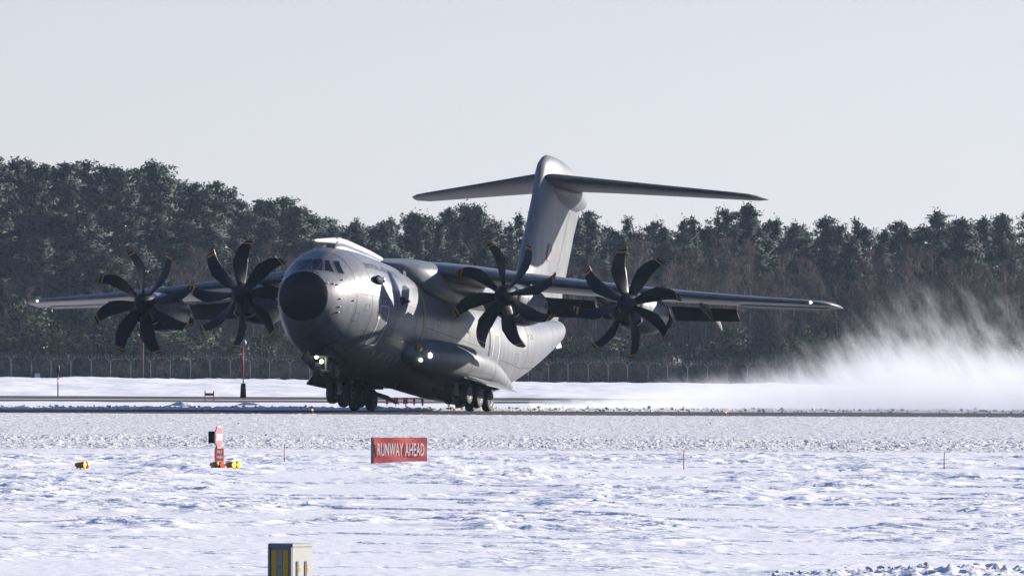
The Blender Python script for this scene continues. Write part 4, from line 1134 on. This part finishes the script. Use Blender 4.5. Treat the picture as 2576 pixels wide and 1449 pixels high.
# STOP sign with its plate
d = GD_(1182.0); st = tag(empty('stop_sign', (wx(551, d), d, 0.0), (0, 0, R(72))), 'octagonal red STOP sign turned to the right, above a small red plate', 'sign')
def octo(r, y, z): return [(r * math.cos(math.pi / 8 + math.pi / 4 * k), y, z + r * math.sin(math.pi / 8 + math.pi / 4 * k)) for k in range(8)]
zc = .665
b = MB(); b.loft([octo(.246, -.020, zc), octo(.246, .01, zc)]); b.build('rim_plate', M['white'], st)
b = MB(); b.loft([octo(.232, -.025, zc), octo(.232, -.019, zc)]); b.build('face', M['red'], st)
board_text('STOP', .2, .37, .15, (0, -.029, zc), st, 'lettering', .012)
b = MB(); b.box((0, .10, zc), (.30, .14, .25)); b.build('lamp_box', M['black'], st)
b = MB(); b.tube([(0, .04, -.1), (0, .04, .6)], .022, 8); b.build('post', M['galv'], st)
pl = empty('sign_plate', (0, 0, 0), (0, 0, R(-32)), st)
b = MB(); b.box((0, -.03, .30), (.23, .02, .27)); b.build('plate', M['red'], pl)
board_text('ONLY', .1, .15, .065, (0, -.042, .36), pl, 'lettering', .006); board_text('WHEN', .1, .16, .055, (0, -.042, .245), pl, 'lettering', .006)
# guard lamps in the snow
def guard(px, py, rot, label, cols, legs=True):
    d = GD_(py); g = tag(empty('guard_lamp', (wx(px, d), d, .02), (0, 0, R(rot))), label, 'lamp', 'guard lamps in the snow')
    for k, mt in enumerate(cols):
        y = .075 * (1 if k == 0 else -1) if len(cols) > 1 else 0
        b = MB(); b.lathe([(-.16, .035), (-.12, .045), (-.02, .06), (.05, .075), (.055, .07)], (0, y * 1.0, .10), 'X', 18); h_ = b.build('housing', M['house_y'], g, True)
        b = MB(); b.lathe([(.05, .066), (.065, .058), (.075, .03), (.078, .005)], (0, y, .10), 'X', 18); b.build('lens', mt, h_, True)
    b = MB()
    for sy in (-1, 1): b.tube([(-.10, sy * .07, .10), (-.13, sy * .10, -.06)], .014, 6)
    b.box((-.08, 0, .05), (.1, .18, .03)); b.build('bracket', M['house_y'], g)
guard(592, 1186, -42, 'yellow twin guard lamp with two lit yellow lenses right of the STOP sign', [M['lamp_y'], M['lamp_y']])
guard(551, 1186, -55, 'yellow guard lamp with a red and a white lens under the STOP sign', [M['lamp_r'], M['house_y']])
guard(213, 1188, -22, 'yellow guard lamp standing alone in the snow at the left', [M['house_y'], M['lamp_y']])
# red snow stakes
for (px, y0, y1, lab) in ((717, 1168, 1120, 'thin red snow stake between the STOP sign and the runway sign'), (1722, 1177, 1130, 'thin red snow stake right of the middle'), (2377, 1177, 1132, 'thin red snow stake at the far right')):
    d = GD_(y0); b = MB(); b.tube([(0, 0, -.15), (0, 0, .12), (.004, 0, (y0 - y1) / 22725 * d)], [.011, .011, .009], 8); o = b.build('snow_stake', M['stake'], None, True, (wx(px, d), d, 0)); tag(o, lab, 'snow stake', 'red snow stakes')
# cabinet in the foreground
d = 75.0; cb = tag(empty('cabinet', (wx(734, d), d, -.02), (0, 0, R(-38))), 'small grey and white cabinet with two yellow stripes in the foreground', 'cabinet')
hh = CAM_H - (1369 - 927) / 22725 * d + .02
S_ = .252
b = MB(); b.box((0, 0, (hh - .02) / 2), (S_, S_, hh - .02)); autosmooth(b.build('body', M['cab_w'], cb), 30)
b = MB(); b.loft([[(w * c, w * s_, z) for c, s_ in ((1, 1), (-1, 1), (-1, -1), (1, -1))] for (w, z) in ((S_ / 2 + .007, hh - .022), (S_ / 2 + .007, hh - .003), (S_ / 2 - .002, hh + .004))]); b.build('lid', M['cab_w'], cb)
b = MB(); b.box((0, -S_ / 2 - .004, hh / 2), (S_ - .002, .010, hh - .004)); fp = b.build('end_panel', M['cab_g'], cb)
b = MB()
for sx in (-1, 1): b.box((sx * (S_ / 2 - .012), -S_ / 2 - .013, hh / 2), (.022, .010, hh - .03))
b.box((0, -S_ / 2 - .013, hh - .024), (S_ - .004, .010, .024)); b.build('frame', M['cab_g'], fp)
b = MB(); b.box((0, -S_ / 2 - .011, hh / 2 - .02), (.058, .006, hh - .06)); b.build('centre_strip', M['cab_gl'], fp)
for sx in (-1, 1):
    b = MB(); b.box((sx * .062, -S_ / 2 - .011, hh / 2 - .02), (.058, .008, hh - .06)); b.build('yellow_stripe', M['cab_y'], fp)
b = MB(); b.ell((0, -S_ / 2 - .014, hh - .19), (.010, .004, .010), 10, 6); b.build('lock', M['cab_g'], fp, True)
for y in (-.055, .055):
    z = hh - .17
    b = MB(); b.add([(S_ / 2 + .002, y - .004, z - .07), (S_ / 2 + .004, y + .026, z - .06), (S_ / 2 + .003, y + .006, z + .02)], [(0, 1, 2)]); b.build('warning_triangle', M['cab_y'], cb)
    b = MB(); b.box((S_ / 2 + .006, y - .008, z - .05), (.006, .006, .16)); b.build('latch', M['cab_g'], cb)

# ------------------------------------------------------------------ blown snow and air
def volume_box(name, lo, hi, label):
    b = MB(); b.box(tuple((a + c) / 2 for a, c in zip(lo, hi)), tuple(c - a for a, c in zip(lo, hi)))
    m = bpy.data.materials.new(name); m.use_nodes = True; nt = m.node_tree; nt.nodes.remove(nt.nodes['Principled BSDF'])
    vol = nt.nodes.new('ShaderNodeVolumePrincipled'); nt.links.new(vol.outputs[0], nt.nodes['Material Output'].inputs['Volume'])
    o = b.build(name, m); tag(o, label, kind='stuff'); return m, nt, vol
m, nt, vol = volume_box('haze', (-420, -6, -1.5), (420, 1700, 60), 'thin pale winter haze')
vol.inputs['Color'].default_value = (.62, .78, 1.0, 1); vol.inputs['Density'].default_value = 0.000032; vol.inputs['Anisotropy'].default_value = 0.2

m, nt, vol = volume_box('blown_snow', (1.0, 456.0, 0.02), (75.0, 520.0, 9.0), 'white cloud of powder snow blown up behind the aircraft at the right')
N = nt.nodes.new; K = nt.links.new
tc = N('ShaderNodeTexCoord'); sx = N('ShaderNodeSeparateXYZ'); K(tc.outputs['Object'], sx.inputs[0])
def math_(op, a, b=None, clamp=False):
    n = N('ShaderNodeMath'); n.operation = op; n.use_clamp = clamp
    for i, q in enumerate((a, b)):
        if q is None: continue
        if isinstance(q, (int, float)): n.inputs[i].default_value = q
        else: K(q, n.inputs[i])
    return n.outputs[0]
shx = N('ShaderNodeCombineXYZ'); K(math_('ADD', sx.outputs['X'], math_('MULTIPLY', sx.outputs['Z'], .55)), shx.inputs[0]); K(sx.outputs['Y'], shx.inputs[1]); K(sx.outputs['Z'], shx.inputs[2])
def noise(scale, rot, strd, detail):
    mp = N('ShaderNodeMapping'); mp.inputs['Scale'].default_value = strd
    K(shx.outputs[0] if rot else tc.outputs['Object'], mp.inputs[0]); nz = N('ShaderNodeTexNoise'); nz.inputs['Scale'].default_value = scale; nz.inputs['Detail'].default_value = detail; nz.inputs['Roughness'].default_value = .6
    K(mp.outputs[0], nz.inputs['Vector']); return nz.outputs['Fac']
n_big = noise(.16, 0, (1, .35, 1.2), 3)
n_str = noise(.75, -32, (1.5, .22, .5), 4)
# height of the cloud top grows to the right
xx = sx.outputs['X']; zz = sx.outputs['Z']
fc = N('ShaderNodeFloatCurve'); cv = fc.mapping.curves[0]
for k, (px_, py_) in enumerate(((0, .06), (.05, .14), (.10, .24), (.17, .40), (.23, .58), (.27, .75), (.31, .90), (.38, .72), (.55, .85), (.8, .6), (1, .3))):
    if k in (0,): cv.points[0].location = (px_, py_)
    elif px_ == 1: cv.points[-1].location = (px_, py_)
    else: cv.points.new(px_, py_)
fc.mapping.update(); K(math_('MULTIPLY', xx, 1 / 75.0), fc.inputs['Value'])
top = math_('MULTIPLY', fc.outputs[0], 4.6)
n_fin = noise(2.6, -32, (1.6, .3, .45), 3)
wob = math_('ADD', math_('ADD', math_('MULTIPLY', math_('SUBTRACT', n_big, .5), 3.2), math_('MULTIPLY', math_('SUBTRACT', n_str, .5), 3.0)), math_('MULTIPLY', math_('SUBTRACT', n_fin, .5), 1.8))
lev = math_('DIVIDE', zz, math_('MULTIPLY', top, math_('MAXIMUM', math_('ADD', 1.0, wob), .08)))
fall = math_('POWER', math_('MAXIMUM', math_('SUBTRACT', 1.0, lev), 0.0), 1.6)
lead = N('ShaderNodeMapRange'); lead.inputs[1].default_value = 1.5; lead.inputs[2].default_value = 24.0; lead.inputs[3].default_value = .25; lead.inputs[4].default_value = 1.0; K(xx, lead.inputs[0])
dens = math_('MULTIPLY', math_('MULTIPLY', fall, lead.outputs[0]), .18)
K(dens, vol.inputs['Density'])
vol.inputs['Color'].default_value = (.90, .905, .92, 1); vol.inputs['Anisotropy'].default_value = 0.0
bpy.data.objects['blown_snow'].data.materials[0].cycles.volume_step_rate = 1.0
